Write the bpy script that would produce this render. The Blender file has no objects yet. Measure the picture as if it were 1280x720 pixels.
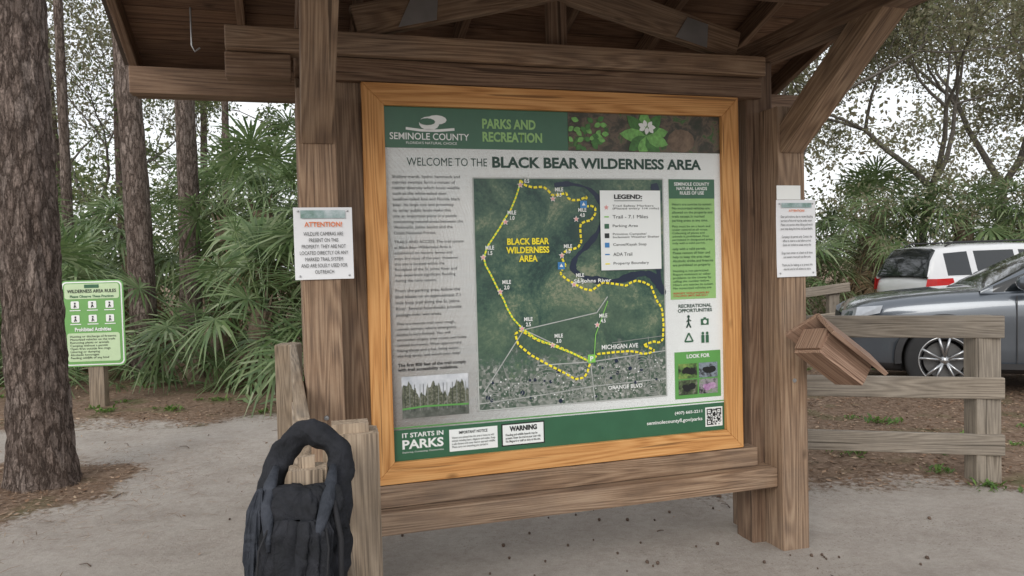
import bpy, bmesh, math, random
import numpy as np
from mathutils import Vector, Matrix, noise
random.seed(7); rng=np.random.default_rng(7)
R=math.radians
scene=bpy.context.scene
scene.view_settings.view_transform='Standard'; scene.view_settings.look='None'; scene.view_settings.exposure=0
COL=scene.collection
# ------------------------------------------------------------------ node helpers
def newmat(name):
    m=bpy.data.materials.new(name); m.use_nodes=True; nt=m.node_tree; nt.nodes.clear()
    out=nt.nodes.new('ShaderNodeOutputMaterial'); b=nt.nodes.new('ShaderNodeBsdfPrincipled')
    nt.links.new(b.outputs[0],out.inputs[0]); return m,nt,b,out
def nd(nt,t,ins=None,**props):
    n=nt.nodes.new(t)
    for k,v in props.items(): setattr(n,k,v)
    if ins:
        for k,v in ins.items():
            s=n.inputs[k]
            if isinstance(v,bpy.types.NodeSocket): nt.links.new(v,s)
            else: s.default_value=v
    return n
def c4(c): return (c[0],c[1],c[2],1)
def ramp(nt,fac,stops):
    n=nt.nodes.new('ShaderNodeValToRGB'); nt.links.new(fac,n.inputs[0]); e=n.color_ramp.elements
    while len(e)<len(stops): e.new(.5)
    for i,(p,c) in enumerate(stops): e[i].position=p; e[i].color=c4(c) if not isinstance(c,(int,float)) else (c,c,c,1)
    return n.outputs[0]
def mixc(nt,f,a,b,blend='MIX'):
    n=nt.nodes.new('ShaderNodeMixRGB'); n.blend_type=blend
    for i,v in enumerate((f,a,b)):
        if isinstance(v,bpy.types.NodeSocket): nt.links.new(v,n.inputs[i])
        else: n.inputs[i].default_value = v if i==0 else c4(v)
    return n.outputs[0]
def math_(nt,op,a,b=0.0,c=0.0,clamp=False):
    n=nt.nodes.new('ShaderNodeMath'); n.operation=op; n.use_clamp=clamp
    for i,v in enumerate((a,b,c)):
        if isinstance(v,bpy.types.NodeSocket): nt.links.new(v,n.inputs[i])
        else: n.inputs[i].default_value=v
    return n.outputs[0]
def bump(nt,b,h,strength=.3,dist=.01):
    n=nd(nt,'ShaderNodeBump',{'Strength':strength,'Distance':dist,'Height':h}); nt.links.new(n.outputs[0],b.inputs['Normal'])
def plain(name,col,rough=.7,metal=0,var=.12,scale=12,spec=.5,coat=0):
    m,nt,b,_=newmat(name); tc=nd(nt,'ShaderNodeTexCoord')
    ns=nd(nt,'ShaderNodeTexNoise',{'Vector':tc.outputs['Object'],'Scale':scale,'Detail':5.0})
    lo=tuple(x*(1-var) for x in col); hi=tuple(min(1,x*(1+var)) for x in col)
    nt.links.new(ramp(nt,ns.outputs[0],[(.3,lo),(.7,hi)]),b.inputs['Base Color'])
    b.inputs['Roughness'].default_value=rough; b.inputs['Metallic'].default_value=metal
    b.inputs['Specular IOR Level'].default_value=spec; b.inputs['Coat Weight'].default_value=coat
    return m
def wood(name,dark,mid,light,rough=.75,bs=.35,stain=.5,knot=1.0,var=.35,rings=.2,grey=0.):
    m,nt,b,_=newmat(name); tc=nd(nt,'ShaderNodeTexCoord'); oi=nd(nt,'ShaderNodeObjectInfo'); rd=oi.outputs['Random']
    off=nd(nt,'ShaderNodeCombineXYZ',{0:math_(nt,'MULTIPLY',rd,17.),1:math_(nt,'MULTIPLY',rd,31.),2:math_(nt,'MULTIPLY',rd,53.)})
    v=nd(nt,'ShaderNodeVectorMath',{0:tc.outputs['Object'],1:off.outputs[0]},operation='ADD').outputs[0]
    m1=nd(nt,'ShaderNodeMapping',{'Vector':v,'Scale':(1,1,.022)})
    f=nd(nt,'ShaderNodeTexNoise',{'Vector':m1.outputs[0],'Scale':170.,'Detail':5.,'Roughness':.6}).outputs[0]
    m2=nd(nt,'ShaderNodeMapping',{'Vector':v,'Scale':(1,1,.06)})
    g=nd(nt,'ShaderNodeTexNoise',{'Vector':m2.outputs[0],'Scale':9.,'Detail':1.,'Distortion':.2}).outputs[0]
    ring=math_(nt,'SINE',math_(nt,'MULTIPLY',g,95.)); ring=math_(nt,'MULTIPLY_ADD',ring,.5,.5)
    s=nd(nt,'ShaderNodeTexNoise',{'Vector':v,'Scale':2.2,'Detail':7.,'Roughness':.72}).outputs[0]
    m3=nd(nt,'ShaderNodeMapping',{'Vector':v,'Scale':(1,1,.5)})
    k=nd(nt,'ShaderNodeTexVoronoi',{'Vector':m3.outputs[0],'Scale':4.5}).outputs['Distance']
    kn=math_(nt,'SUBTRACT',1.0,math_(nt,'DIVIDE',k,.085,clamp=True))
    cr=nd(nt,'ShaderNodeTexNoise',{'Vector':m1.outputs[0],'Scale':45.,'Detail':2.}).outputs[0]
    crk=ramp(nt,cr,[(.30,1.),(.335,0.)])
    val=math_(nt,'ADD',math_(nt,'MULTIPLY',f,1.-rings),math_(nt,'MULTIPLY',ring,rings))
    col=ramp(nt,val,[(.28,dark),(.48,mid),(.7,light)])
    col=mixc(nt,math_(nt,'MULTIPLY',ramp(nt,s,[(.45,0.),(.68,1.)]),stain),col,tuple(x*.5 for x in mid))
    col=mixc(nt,math_(nt,'MULTIPLY',ramp(nt,s,[(.30,1.),(.42,0.)]),stain*.5),col,tuple(x*1.1 for x in light))
    if grey:
        gv=sum(mid)/3*1.05; w2=nd(nt,'ShaderNodeTexNoise',{'Vector':v,'Scale':1.3,'Detail':6.,'Roughness':.7}).outputs[0]
        col=mixc(nt,math_(nt,'MULTIPLY',ramp(nt,w2,[(.4,.25),(.62,1.)]),grey),col,mixc(nt,f,(gv*.45,gv*.42,gv*.38),(gv*1.7,gv*1.58,gv*1.42)))
    col=mixc(nt,math_(nt,'MULTIPLY',kn,.85*knot),col,tuple(x*.35 for x in dark))
    col=mixc(nt,math_(nt,'MULTIPLY',crk,.7),col,tuple(x*.35 for x in dark))
    vv=math_(nt,'MULTIPLY_ADD',rd,var,1-var/2)
    hs=nd(nt,'ShaderNodeHueSaturation',{'Color':col,'Value':vv})
    nt.links.new(hs.outputs[0],b.inputs['Base Color']); b.inputs['Roughness'].default_value=rough
    b.inputs['Specular IOR Level'].default_value=.3
    bump(nt,b,math_(nt,'SUBTRACT',f,crk),bs,.004)
    return m
def leafmat(name,cols,rough=.5,trans=.35,spec=.4):
    m,nt,b,out=newmat(name); g=nd(nt,'ShaderNodeNewGeometry')
    n=len(cols); col=ramp(nt,g.outputs['Random Per Island'],[(i/(n-1) if n>1 else 0,c) for i,c in enumerate(cols)])
    nt.links.new(col,b.inputs['Base Color']); b.inputs['Roughness'].default_value=rough; b.inputs['Specular IOR Level'].default_value=spec
    t=nd(nt,'ShaderNodeBsdfTranslucent',{'Color':col}); mx=nd(nt,'ShaderNodeMixShader',{0:trans,1:b.outputs[0],2:t.outputs[0]})
    nt.links.new(mx.outputs[0],out.inputs[0]); return m
def patch(name,stops,scale,detail=6.,rough=.45,dist=0.):
    m,nt,b,_=newmat(name); tc=nd(nt,'ShaderNodeTexCoord')
    n=nd(nt,'ShaderNodeTexNoise',{'Vector':tc.outputs['Object'],'Scale':scale,'Detail':detail,'Roughness':.7,'Distortion':dist}).outputs[0]
    nt.links.new(ramp(nt,n,stops),b.inputs['Base Color']); b.inputs['Roughness'].default_value=rough; return m
# ------------------------------------------------------------------ mesh helpers
def obj(name,V,F,mats,parent=None,mi=None,smooth=False,loc=None,rotz=0):
    me=bpy.data.meshes.new(name); me.from_pydata([tuple(v) for v in V],[],[tuple(f) for f in F])
    if not isinstance(mats,(list,tuple)): mats=[mats]
    for m in mats: me.materials.append(m)
    if mi is not None: me.polygons.foreach_set('material_index',list(mi))
    if smooth: me.polygons.foreach_set('use_smooth',[True]*len(me.polygons))
    me.update(); o=bpy.data.objects.new(name,me); COL.objects.link(o)
    if parent: o.parent=parent
    if loc is not None: o.location=loc
    o.rotation_euler[2]=rotz
    return o
def empty(name,loc=(0,0,0),rotz=0):
    e=bpy.data.objects.new(name,None); e.empty_display_size=.2; e.location=loc; e.rotation_euler[2]=rotz; COL.objects.link(e); return e
def fastmesh(name,V,nper,mats):
    V=np.asarray(V,dtype=np.float32).reshape(-1,3); n=len(V)//nper
    me=bpy.data.meshes.new(name); me.vertices.add(len(V)); me.vertices.foreach_set('co',V.ravel())
    me.loops.add(len(V)); me.loops.foreach_set('vertex_index',np.arange(len(V),dtype=np.int32))
    me.polygons.add(n); me.polygons.foreach_set('loop_start',np.arange(0,n*nper,nper,dtype=np.int32))
    try: me.polygons.foreach_set('loop_total',np.full(n,nper,dtype=np.int32))
    except Exception: pass
    for m in (mats if isinstance(mats,(list,tuple)) else [mats]): me.materials.append(m)
    me.update(calc_edges=True); me.validate(); return me
def beam(name,p0,p1,w,d,mat,parent,hint=(1,0,0),bev=.006,miter=0):
    p0=Vector(p0);p1=Vector(p1); z=(p1-p0).normalized(); L=(p1-p0).length
    x=Vector(hint); x=(x-z*x.dot(z)).normalized(); y=z.cross(x)
    bm=bmesh.new(); bmesh.ops.create_cube(bm,size=1)
    for v in bm.verts:
        vx=v.co.x*w; vz=v.co.z*L
        if miter: vz=math.copysign(L/2-miter*(.5-v.co.x),v.co.z)
        v.co=Vector((vx,v.co.y*d,vz))
    if bev: bmesh.ops.bevel(bm,geom=bm.edges[:],offset=bev,segments=2,affect='EDGES',profile=.5)
    me=bpy.data.meshes.new(name); bm.to_mesh(me); bm.free(); me.materials.append(mat)
    o=bpy.data.objects.new(name,me); COL.objects.link(o); o.parent=parent
    M=Matrix.Identity(4)
    for i in range(3): M[i][0]=x[i];M[i][1]=y[i];M[i][2]=z[i];M[i][3]=((p0+p1)/2)[i]
    o.matrix_local=M; return o
class MB:
    def __init__(s): s.V=[];s.F=[];s.M=[]
    def quad(s,a,b,c,d,m=0):
        i=len(s.V); s.V+=[a,b,c,d]; s.F.append((i,i+1,i+2,i+3)); s.M.append(m)
    def box(s,x0,x1,y0,y1,z0,z1,m=0):
        i=len(s.V); s.V+=[(x0,y0,z0),(x1,y0,z0),(x1,y1,z0),(x0,y1,z0),(x0,y0,z1),(x1,y0,z1),(x1,y1,z1),(x0,y1,z1)]
        for f in ((0,3,2,1),(4,5,6,7),(0,1,5,4),(1,2,6,5),(2,3,7,6),(3,0,4,7)): s.F.append(tuple(i+k for k in f)); s.M.append(m)
    def tube(s,pts,rads,n=8,m=0,cap=True):
        base=len(s.V); pts=[Vector(p) for p in pts]; ref=None
        for k,p in enumerate(pts):
            t=(pts[min(k+1,len(pts)-1)]-pts[max(k-1,0)]).normalized()
            if ref is None: ref=t.orthogonal().normalized()
            ref=(ref-t*ref.dot(t)).normalized(); b=t.cross(ref)
            for j in range(n):
                a=2*math.pi*j/n; s.V.append(tuple(p+(ref*math.cos(a)+b*math.sin(a))*rads[k]))
        for k in range(len(pts)-1):
            for j in range(n):
                s.F.append((base+k*n+j,base+k*n+(j+1)%n,base+(k+1)*n+(j+1)%n,base+(k+1)*n+j)); s.M.append(m)
        if cap:
            s.F.append(tuple(base+j for j in range(n))[::-1]); s.M.append(m)
            e=base+(len(pts)-1)*n; s.F.append(tuple(e+j for j in range(n))); s.M.append(m)
    def lathe(s,prof,axis_o,n=32,m=0,axis='y'):
        base=len(s.V)
        for (r,h) in prof:
            for j in range(n):
                a=2*math.pi*j/n; s.V.append((axis_o[0]+r*math.cos(a),axis_o[1]+h,axis_o[2]+r*math.sin(a)))
        for k in range(len(prof)-1):
            for j in range(n):
                s.F.append((base+k*n+j,base+k*n+(j+1)%n,base+(k+1)*n+(j+1)%n,base+(k+1)*n+j)); s.M.append(m)
    def make(s,name,mats,parent=None,smooth=False,**k): return obj(name,s.V,s.F,mats,parent,s.M,smooth,**k)
# ------------------------------------------------------------------ materials
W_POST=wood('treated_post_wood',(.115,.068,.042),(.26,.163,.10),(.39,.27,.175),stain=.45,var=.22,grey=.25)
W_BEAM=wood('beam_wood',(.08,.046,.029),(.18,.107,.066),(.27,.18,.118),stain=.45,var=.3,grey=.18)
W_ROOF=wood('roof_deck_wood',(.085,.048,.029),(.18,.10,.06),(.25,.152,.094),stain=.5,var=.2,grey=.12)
W_FRAME=wood('varnished_frame_wood',(.36,.155,.045),(.56,.275,.095),(.66,.36,.14),rough=.6,bs=.15,stain=.12,var=.08,rings=.22)
W_GREY=wood('weathered_fence_wood',(.13,.105,.08),(.25,.21,.165),(.36,.31,.25),stain=.45,grey=.3)
W_OLD=wood('worn_post_wood',(.13,.095,.065),(.30,.225,.155),(.45,.35,.25),stain=.45,grey=.3)
W_BOX=wood('leaflet_box_wood',(.14,.085,.06),(.27,.17,.12),(.38,.26,.19),stain=.2)
SHINGLE=plain('roof_shingle',(.09,.07,.055),.9)
METAL=plain('galvanised_metal',(.42,.43,.44),.4,.8)
# ------------------------------------------------------------------ ground
def sandmask(x,y):
    e = 7.9 if x<-0.9 else (7.9-(x+.9)*1.45 if x<1.1 else 5.0-.03*(x-1))
    e += .45*noise.noise(Vector((x*.6,y*.6,3)))+.25*noise.noise(Vector((x*2.3,y*2.3,9)))
    s=(e-y)/.8
    d=math.hypot((x+4.1)/1.3,(y-5.35)/1.0)+.3*noise.noise(Vector((x*1.5,y*1.5,1)))
    s=min(s,(d-1.0)/.3)
    return max(0,min(1,s+.5))
def gh(x,y):
    h=.025*noise.noise(Vector((x*.7,y*.7,0)))+.012*noise.noise(Vector((x*3,y*3,5)))+.006*noise.noise(Vector((x*8,y*8,5)))
    h+=.02*math.exp(-((x+3.6)**2+(y-5.5)**2)/.8)
    return h
def axis(lo,hi,step,far):
    a=list(np.arange(lo,hi+1e-6,step)); s=step*2; x=hi
    r=[]
    while x<far: x+=s; s*=1.35; r.append(x)
    l=[];x=lo;s=step*2
    while x>-far: x-=s; s*=1.35; l.append(x)
    return l[::-1]+a+r
xs=axis(-8,8,.055,400); ys=axis(-.5,11,.055,400)
V=[(x,y,gh(x,y)) for y in ys for x in xs]; nx=len(xs)
F=[(j*nx+i,j*nx+i+1,(j+1)*nx+i+1,(j+1)*nx+i) for j in range(len(ys)-1) for i in range(nx-1)]
m,nt,b,_=newmat('ground_sand_and_litter'); tc=nd(nt,'ShaderNodeTexCoord'); P=tc.outputs['Object']
at=nd(nt,'ShaderNodeAttribute',attribute_name='sand').outputs['Fac']
n1=nd(nt,'ShaderNodeTexNoise',{'Vector':P,'Scale':1.6,'Detail':10.,'Roughness':.7}).outputs[0]
n2=nd(nt,'ShaderNodeTexNoise',{'Vector':P,'Scale':18.,'Detail':9.,'Roughness':.78}).outputs[0]
n3=nd(nt,'ShaderNodeTexNoise',{'Vector':P,'Scale':230.,'Detail':3.,'Roughness':.8}).outputs[0]
vo=nd(nt,'ShaderNodeTexVoronoi',{'Vector':P,'Scale':34.,'Randomness':1.})
sand=ramp(nt,n1,[(.36,(.29,.245,.205)),(.5,(.42,.37,.325)),(.64,(.51,.465,.415))])
sand=mixc(nt,.45,sand,ramp(nt,n2,[(.34,(.255,.215,.18)),(.6,(.49,.44,.395))]))
sand=mixc(nt,.28,sand,ramp(nt,n3,[(.35,(.19,.16,.135)),(.65,(.60,.555,.50))]))
spk=nd(nt,'ShaderNodeTexNoise',{'Vector':P,'Scale':75.,'Detail':3.}).outputs[0]
spm=nd(nt,'ShaderNodeTexNoise',{'Vector':P,'Scale':1.1,'Detail':3.}).outputs[0]
sand=mixc(nt,math_(nt,'MULTIPLY',ramp(nt,spk,[(.61,0.),(.68,.75)]),ramp(nt,spm,[(.44,.05),(.64,.95)])),sand,(.13,.09,.062))
lit=ramp(nt,vo.outputs['Color'],[(.1,(.09,.055,.036)),(.45,(.20,.13,.085)),(.75,(.30,.21,.15)),(1,(.40,.31,.235))])
lit=mixc(nt,.55,lit,ramp(nt,n2,[(.3,(.085,.056,.038)),(.65,(.31,.22,.16))]))
grn=nd(nt,'ShaderNodeTexNoise',{'Vector':P,'Scale':1.9,'Detail':5.}).outputs[0]
lit=mixc(nt,ramp(nt,grn,[(.55,0.),(.72,.55)]),lit,(.09,.12,.04))
fm=math_(nt,'ADD',at,math_(nt,'MULTIPLY',math_(nt,'SUBTRACT',n2,.5),2.0)); fm=ramp(nt,fm,[(.35,0.),(.65,1.)])
nt.links.new(mixc(nt,fm,lit,sand),b.inputs['Base Color']); b.inputs['Roughness'].default_value=.95; b.inputs['Specular IOR Level'].default_value=.15
bump(nt,b,math_(nt,'ADD',n2,math_(nt,'MULTIPLY',n3,.35)),.75,.03)
g=obj('ground',V,F,m,smooth=True)
a=g.data.attributes.new('sand','FLOAT','POINT'); a.data.foreach_set('value',[sandmask(v[0],v[1]) for v in V])
# ------------------------------------------------------------------ KIOSK
KO=(-.66,3.465,0); KR=R(16.5)
K=empty('information_kiosk',KO,KR)
def kb(n,p0,p1,w,d,mat=W_BEAM,hint=(1,0,0),**k): return beam(n,p0,p1,w,d,mat,K,hint,**k)
for i,(um,uf) in enumerate(((-.065,-.205),(2.11,2.187))):
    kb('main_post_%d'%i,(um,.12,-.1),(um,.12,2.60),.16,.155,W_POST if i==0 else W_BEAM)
    kb('brace_post_front_%d'%i,(uf,-.04,-.1),(uf,-.04,2.33),.162,.155,W_POST)
    kb('brace_post_rear_%d'%i,(uf,.28,-.1),(uf,.28,2.33),.162,.155,W_POST)
    kb('knee_brace_front_%d'%i,(uf,-.085,2.14),(uf,-.80,2.655),.135,.13,W_POST)
    kb('knee_brace_rear_%d'%i,(uf,.325,2.14),(uf,1.04,2.655),.135,.13,W_POST)
    kb('cross_tie_%d'%i,(uf,-1.02,2.663),(uf,1.22,2.663),.14,.12,W_BEAM)
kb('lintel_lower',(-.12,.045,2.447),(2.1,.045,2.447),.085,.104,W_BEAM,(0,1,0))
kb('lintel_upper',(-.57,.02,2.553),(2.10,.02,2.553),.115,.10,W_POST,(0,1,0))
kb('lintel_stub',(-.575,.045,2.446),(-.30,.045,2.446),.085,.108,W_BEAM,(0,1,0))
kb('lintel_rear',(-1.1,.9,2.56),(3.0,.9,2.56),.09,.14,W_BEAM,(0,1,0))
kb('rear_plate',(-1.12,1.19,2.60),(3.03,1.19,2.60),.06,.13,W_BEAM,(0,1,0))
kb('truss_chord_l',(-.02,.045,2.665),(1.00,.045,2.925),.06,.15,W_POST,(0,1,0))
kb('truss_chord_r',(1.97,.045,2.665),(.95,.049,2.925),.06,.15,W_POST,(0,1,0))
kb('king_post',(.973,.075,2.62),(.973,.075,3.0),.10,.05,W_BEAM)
for i,(uu,zz) in enumerate(((.28,2.745),(1.70,2.735))):
    pl=MB(); s=1 if i==0 else -1
    pl.V=[(uu-.10,.010,zz-.07-.025*s),(uu+.08,.010,zz-.07+.02*s),(uu+.09,.010,zz+.05+.02*s),(uu-.03,.010,zz+.06)]; pl.F=[(0,1,2,3)]; pl.M=[0]
    pl.make('truss_plate_%d'%i,METAL,K)
RV=.1; RZ=3.13; SL=.335; U0,U1=-1.17,3.02
def roofz(v): return RZ-SL*abs(v-RV)
kb('ridge_beam',(U0+.03,RV,RZ-.10),(U1-.03,RV,RZ-.10),.045,.16,W_BEAM,(0,1,0))
for side,ve in ((0,-1.12),(1,1.3)):
    n=9; sgn=-1 if side==0 else 1; span=abs(ve-RV)
    for i in range(n):
        va=RV+sgn*span*i/n; vb=RV+sgn*span*(i+.97)/n; vm=(va+vb)/2
        slopev=Vector((0,sgn,-SL)).normalized()
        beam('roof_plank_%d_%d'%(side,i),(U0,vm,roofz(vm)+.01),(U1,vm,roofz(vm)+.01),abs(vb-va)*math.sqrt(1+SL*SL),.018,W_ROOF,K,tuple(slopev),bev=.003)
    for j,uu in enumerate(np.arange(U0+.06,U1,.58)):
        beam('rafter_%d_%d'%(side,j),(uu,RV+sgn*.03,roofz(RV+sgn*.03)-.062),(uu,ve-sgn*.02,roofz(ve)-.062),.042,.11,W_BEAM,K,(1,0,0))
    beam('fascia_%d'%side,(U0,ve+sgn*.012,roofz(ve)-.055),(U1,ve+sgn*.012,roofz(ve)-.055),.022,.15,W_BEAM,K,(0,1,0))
    s=MB(); 
    s.V=[(U0-.03,RV,RZ+.035),(U1+.03,RV,RZ+.035),(U1+.03,ve+sgn*.04,roofz(ve)+.022),(U0-.03,ve+sgn*.04,roofz(ve)+.022),
         (U0-.03,RV,RZ+.05),(U1+.03,RV,RZ+.05),(U1+.03,ve+sgn*.04,roofz(ve)+.037),(U0-.03,ve+sgn*.04,roofz(ve)+.037)]
    s.F=[(0,1,2,3),(7,6,5,4),(2,6,7,3),(1,5,6,2),(0,3,7,4)]; s.M=[0]*5; s.make('shingles_%d'%side,SHINGLE,K)
hk=MB(); hk.tube([(-.78,.75,2.93),(-.78,.75,2.72),(-.765,.75,2.69),(-.74,.75,2.71)],[.005]*4,6); hk.make('hanging_hook',METAL,K)
kb('bottom_rail',(-.14,.03,.490),(2.03,.03,.490),.09,.102,W_POST,(0,1,0))
kb('bottom_ledge',(-.14,-.01,.385),(2.105,-.01,.385),.14,.104,W_POST,(0,1,0))
bt=MB()
for uf in (-.205,2.187):
    for du in (-.04,.045):
        bt.lathe([(.001,-.133),(.014,-.132),(.019,-.127),(.019,-.1175)],(uf+du,0,2.24),12)
    bt.lathe([(.001,-.123),(.010,-.122),(.012,-.1175)],(uf,0,.9),10)
bt.make('bolts',METAL,K)
kb('backing_panel',(.0,.026,1.467),(1.95,.026,1.467),.02,1.84,W_ROOF,(0,1,0),bev=0)
FW=.10
kb('frame_top',(0,.005,2.34),(1.947,.005,2.34),FW,.03,W_FRAME,(0,0,1),bev=.003,miter=FW)
kb('frame_bottom',(0,.005,.595),(1.947,.005,.595),FW,.03,W_FRAME,(0,0,-1),bev=.003,miter=FW)
kb('frame_left',(FW/2,.005,.545),(FW/2,.005,2.39),FW,.03,W_FRAME,(-1,0,0),bev=.003,miter=FW)
kb('frame_right',(1.947-FW/2,.005,.545),(1.947-FW/2,.005,2.39),FW,.03,W_FRAME,(1,0,0),bev=.003,miter=FW)
# -------- poster
PAPER=plain('poster_paper',(.80,.83,.82),.3,var=.02,scale=3)
DGREEN=plain('dark_green_ink',(.035,.125,.065),.3,var=.06); MGREEN=plain('leaf_green_ink',(.11,.33,.08),.35,var=.05)
LGREEN=plain('light_green_ink',(.28,.50,.17),.35,var=.05); BLACK=plain('black_ink',(.010,.012,.012),.4); GTEXT=plain('grey_ink',(.020,.025,.025),.4)
DGT=plain('title_green_ink',(.012,.05,.032),.4)
WHITE=plain('white_ink',(.80,.82,.80),.35,var=.02); YEL=plain('yellow_ink',(.88,.74,.03),.4); LIME=plain('lime_ink',(.22,.55,.10),.4)
RED=plain('red_ink',(.55,.05,.03),.4); BLUE=plain('blue_ink',(.05,.22,.5),.4); PINK=plain('pink_ink',(.75,.35,.33),.4); ROADI=plain('road_ink',(.42,.44,.42),.5); STREET=plain('street_ink',(.27,.29,.27),.5)
YV=.016
def card(name,u0,u1,z0,z1,layer,mat,parent=K,y0=YV):
    y=y0-.0016*layer
    return obj(name,[(u0,y,z0),(u1,y,z0),(u1,y,z1),(u0,y,z1)],[(0,1,2,3)],mat,parent)
def text(s,u0,u1,z0,z1,layer,mat,parent=K,bold=0.,align='LEFT',y0=YV,name=None,sp=1.0):
    cu=bpy.data.curves.new('t','FONT'); cu.body=s; cu.align_x=align; cu.offset=bold; cu.resolution_u=3; cu.space_line=sp
    o=bpy.data.objects.new('t',cu); COL.objects.link(o); bpy.context.view_layer.update()
    me=bpy.data.meshes.new_from_object(o.evaluated_get(bpy.context.evaluated_depsgraph_get()))
    bpy.data.objects.remove(o); n=len(me.vertices); co=np.zeros(n*3); me.vertices.foreach_get('co',co); co=co.reshape(-1,3)
    mn=co.min(0); mx=co.max(0); out=np.zeros_like(co)
    out[:,0]=u0+(co[:,0]-mn[0])/(mx[0]-mn[0])*(u1-u0); out[:,2]=z0+(co[:,1]-mn[1])/(mx[1]-mn[1])*(z1-z0); out[:,1]=y0-.0016*layer
    me.vertices.foreach_set('co',out.ravel()); me.materials.clear(); me.materials.append(mat); me.update()
    o=bpy.data.objects.new(name or 'lettering',me); COL.objects.link(o); o.parent=parent; return o
def strip(name,pts,w,layer,mat,dash=None,parent=K):
    B=MB(); y=YV-.0016*layer; P2=[Vector(p) for p in pts]; acc=0.
    for a,b_ in zip(P2[:-1],P2[1:]):
        L=(b_-a).length
        if L<1e-6: continue
        d=(b_-a)/L; n=Vector((-d.y,d.x))*w/2; segs=[(0,L)]
        if dash:
            segs=[]; per=dash*1.45; k=math.floor(acc/per)
            while k*per<acc+L:
                s0=max(k*per,acc)-acc; s1=min(k*per+dash,acc+L)-acc
                if s1>s0: segs.append((s0,s1))
                k+=1
        acc+=L
        for s0,s1 in segs:
            q=[a+d*s0-n,a+d*s1-n,a+d*s1+n,a+d*s0+n]; B.quad(*[(p.x,y,p.y) for p in q])
    return B.make(name,mat,parent)
def disc(name,u,z,r,layer,mat,n=16,star=False,parent=K,sx=1.):
    y=YV-.0016*layer; V=[]
    for i in range(n):
        rr=r*(.45 if (star and i%2) else 1); a=2*math.pi*i/n+math.pi/2; V.append((u+rr*sx*math.cos(a),y,z+rr*math.sin(a)))
    return obj(name,V,[tuple(range(n))],mat,parent)
def smooth(pts,n=6):
    out=[]
    for i in range(len(pts)-1):
        p0=pts[max(i-1,0)];p1=pts[i];p2=pts[i+1];p3=pts[min(i+2,len(pts)-1)]
        for k in range(n):
            t=k/n; out.append(tuple(.5*((2*p1[j])+(-p0[j]+p2[j])*t+(2*p0[j]-5*p1[j]+4*p2[j]-p3[j])*t*t+(-p0[j]+3*p1[j]-3*p2[j]+p3[j])*t**3) for j in range(2)))
    return out+[pts[-1]]
def ribbon(name,pts,ws,layer,mat):
    y=YV-.0016*layer; P2=[Vector(p) for p in pts]; V=[]
    for k,p in enumerate(P2):
        t=(P2[min(k+1,len(P2)-1)]-P2[max(k-1,0)]).normalized(); n=Vector((-t.y,t.x))*ws[k]/2
        V+=[((p-n).x,y,(p-n).y),((p+n).x,y,(p+n).y)]
    return obj(name,V,[(2*k,2*k+2,2*k+3,2*k+1) for k in range(len(P2)-1)],mat,K)
card('poster_sheet',.1,1.847,.645,2.29,0,PAPER)
card('header_band',.1,1.847,2.10,2.29,1,DGREEN)
ph=patch('header_photo_print',[(.3,(.015,.025,.01)),(.45,(.05,.045,.03)),(.55,(.14,.10,.07)),(.62,(.03,.10,.02)),(.75,(.12,.26,.06))],13,9,dist=.6)
card('header_photo',1.0,1.847,2.10,2.29,2,ph)
LEAFP=plain('leaf_print',(.16,.40,.09),.4,var=.3,scale=60); LEAFQ=plain('leaf_print_dark',(.05,.17,.03),.4,var=.3,scale=60)
rl=random.Random(3)
def leafprint(cx,cz,a,L,Wd,layer,mt):
    d=Vector((math.cos(a),math.sin(a))); nn=Vector((-d.y,d.x)); V=[]
    for s,w in ((0,0),(.25,.8),(.55,1),(.8,.6),(1,0),(.8,-.6),(.55,-1),(.25,-.8)):
        p=Vector((cx,cz))+d*s*L+nn*w*Wd; V.append((min(1.845,max(1.002,p.x)),YV-.0016*layer,min(2.288,max(2.102,p.y))))
    obj('leaf_print',V,[tuple(range(8))],mt,K)
for i in range(9): leafprint(1.42,2.18,i*.72+.2,.12+.04*rl.random(),.034,3+.15*i,(LEAFP,LEAFQ)[i%2])
for i in range(30): leafprint(1.02+.16*rl.random(),2.12+.13*rl.random(),rl.uniform(0,6.28),.04,.013,3+.05*i,(LEAFP,LEAFQ)[i%2])
for i in range(7): leafprint(1.425+.012*math.cos(i),2.225,i*.9,.038,.012,5+.1*i,WHITE)
disc('flower_print',1.62,2.16,.06,2.6,patch('trunk_slice_print',[(.3,(.08,.05,.03)),(.7,(.25,.17,.11))],30),12,sx=1.3)
text('SEMINOLE COUNTY',.125,.50,2.138,2.17,2,WHITE,bold=.012)
text("FLORIDA'S NATURAL CHOICE",.20,.44,2.118,2.130,2,WHITE)
disc('logo_bird',.31,2.215,.032,2,WHITE,14,sx=1.5); disc('logo_bird',.345,2.232,.022,3,WHITE,12,sx=2.2); disc('logo_gap',.30,2.222,.016,4,DGREEN,12,sx=2.4)
strip('logo_sweep',[(.20,2.19),(.27,2.182),(.35,2.182),(.43,2.19)],.012,2,WHITE)
text('PARKS AND\nRECREATION',.565,.865,2.135,2.245,2,LGREEN,bold=.035,sp=1.0)
text('WELCOME TO THE',.20,.585,2.018,2.056,1,DGT)
text('BLACK BEAR WILDERNESS AREA',.61,1.735,2.012,2.066,1,DGT,bold=.035)
T1="""Shallow marsh, hydric hammock and
cypress swamps form a mosaic of
habitat diversity which hosts wildlife
such as the white-tailed deer,
swallow-tailed kite and Florida black
bear. Its large size and proximity
to other public lands make this
site an important piece in a puzzle
connecting natural areas between the
Wekiva/St. Johns basins and the
Ocala National Forest."""
T2="""TRAILS AND ACCESS: The trail system
at Black Bear Wilderness Area is
established on historic levees and
stays dry most of the year. However,
this site is located within the
floodplain of the St. Johns River and
may experience significant flooding
during the rainy season."""
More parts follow.
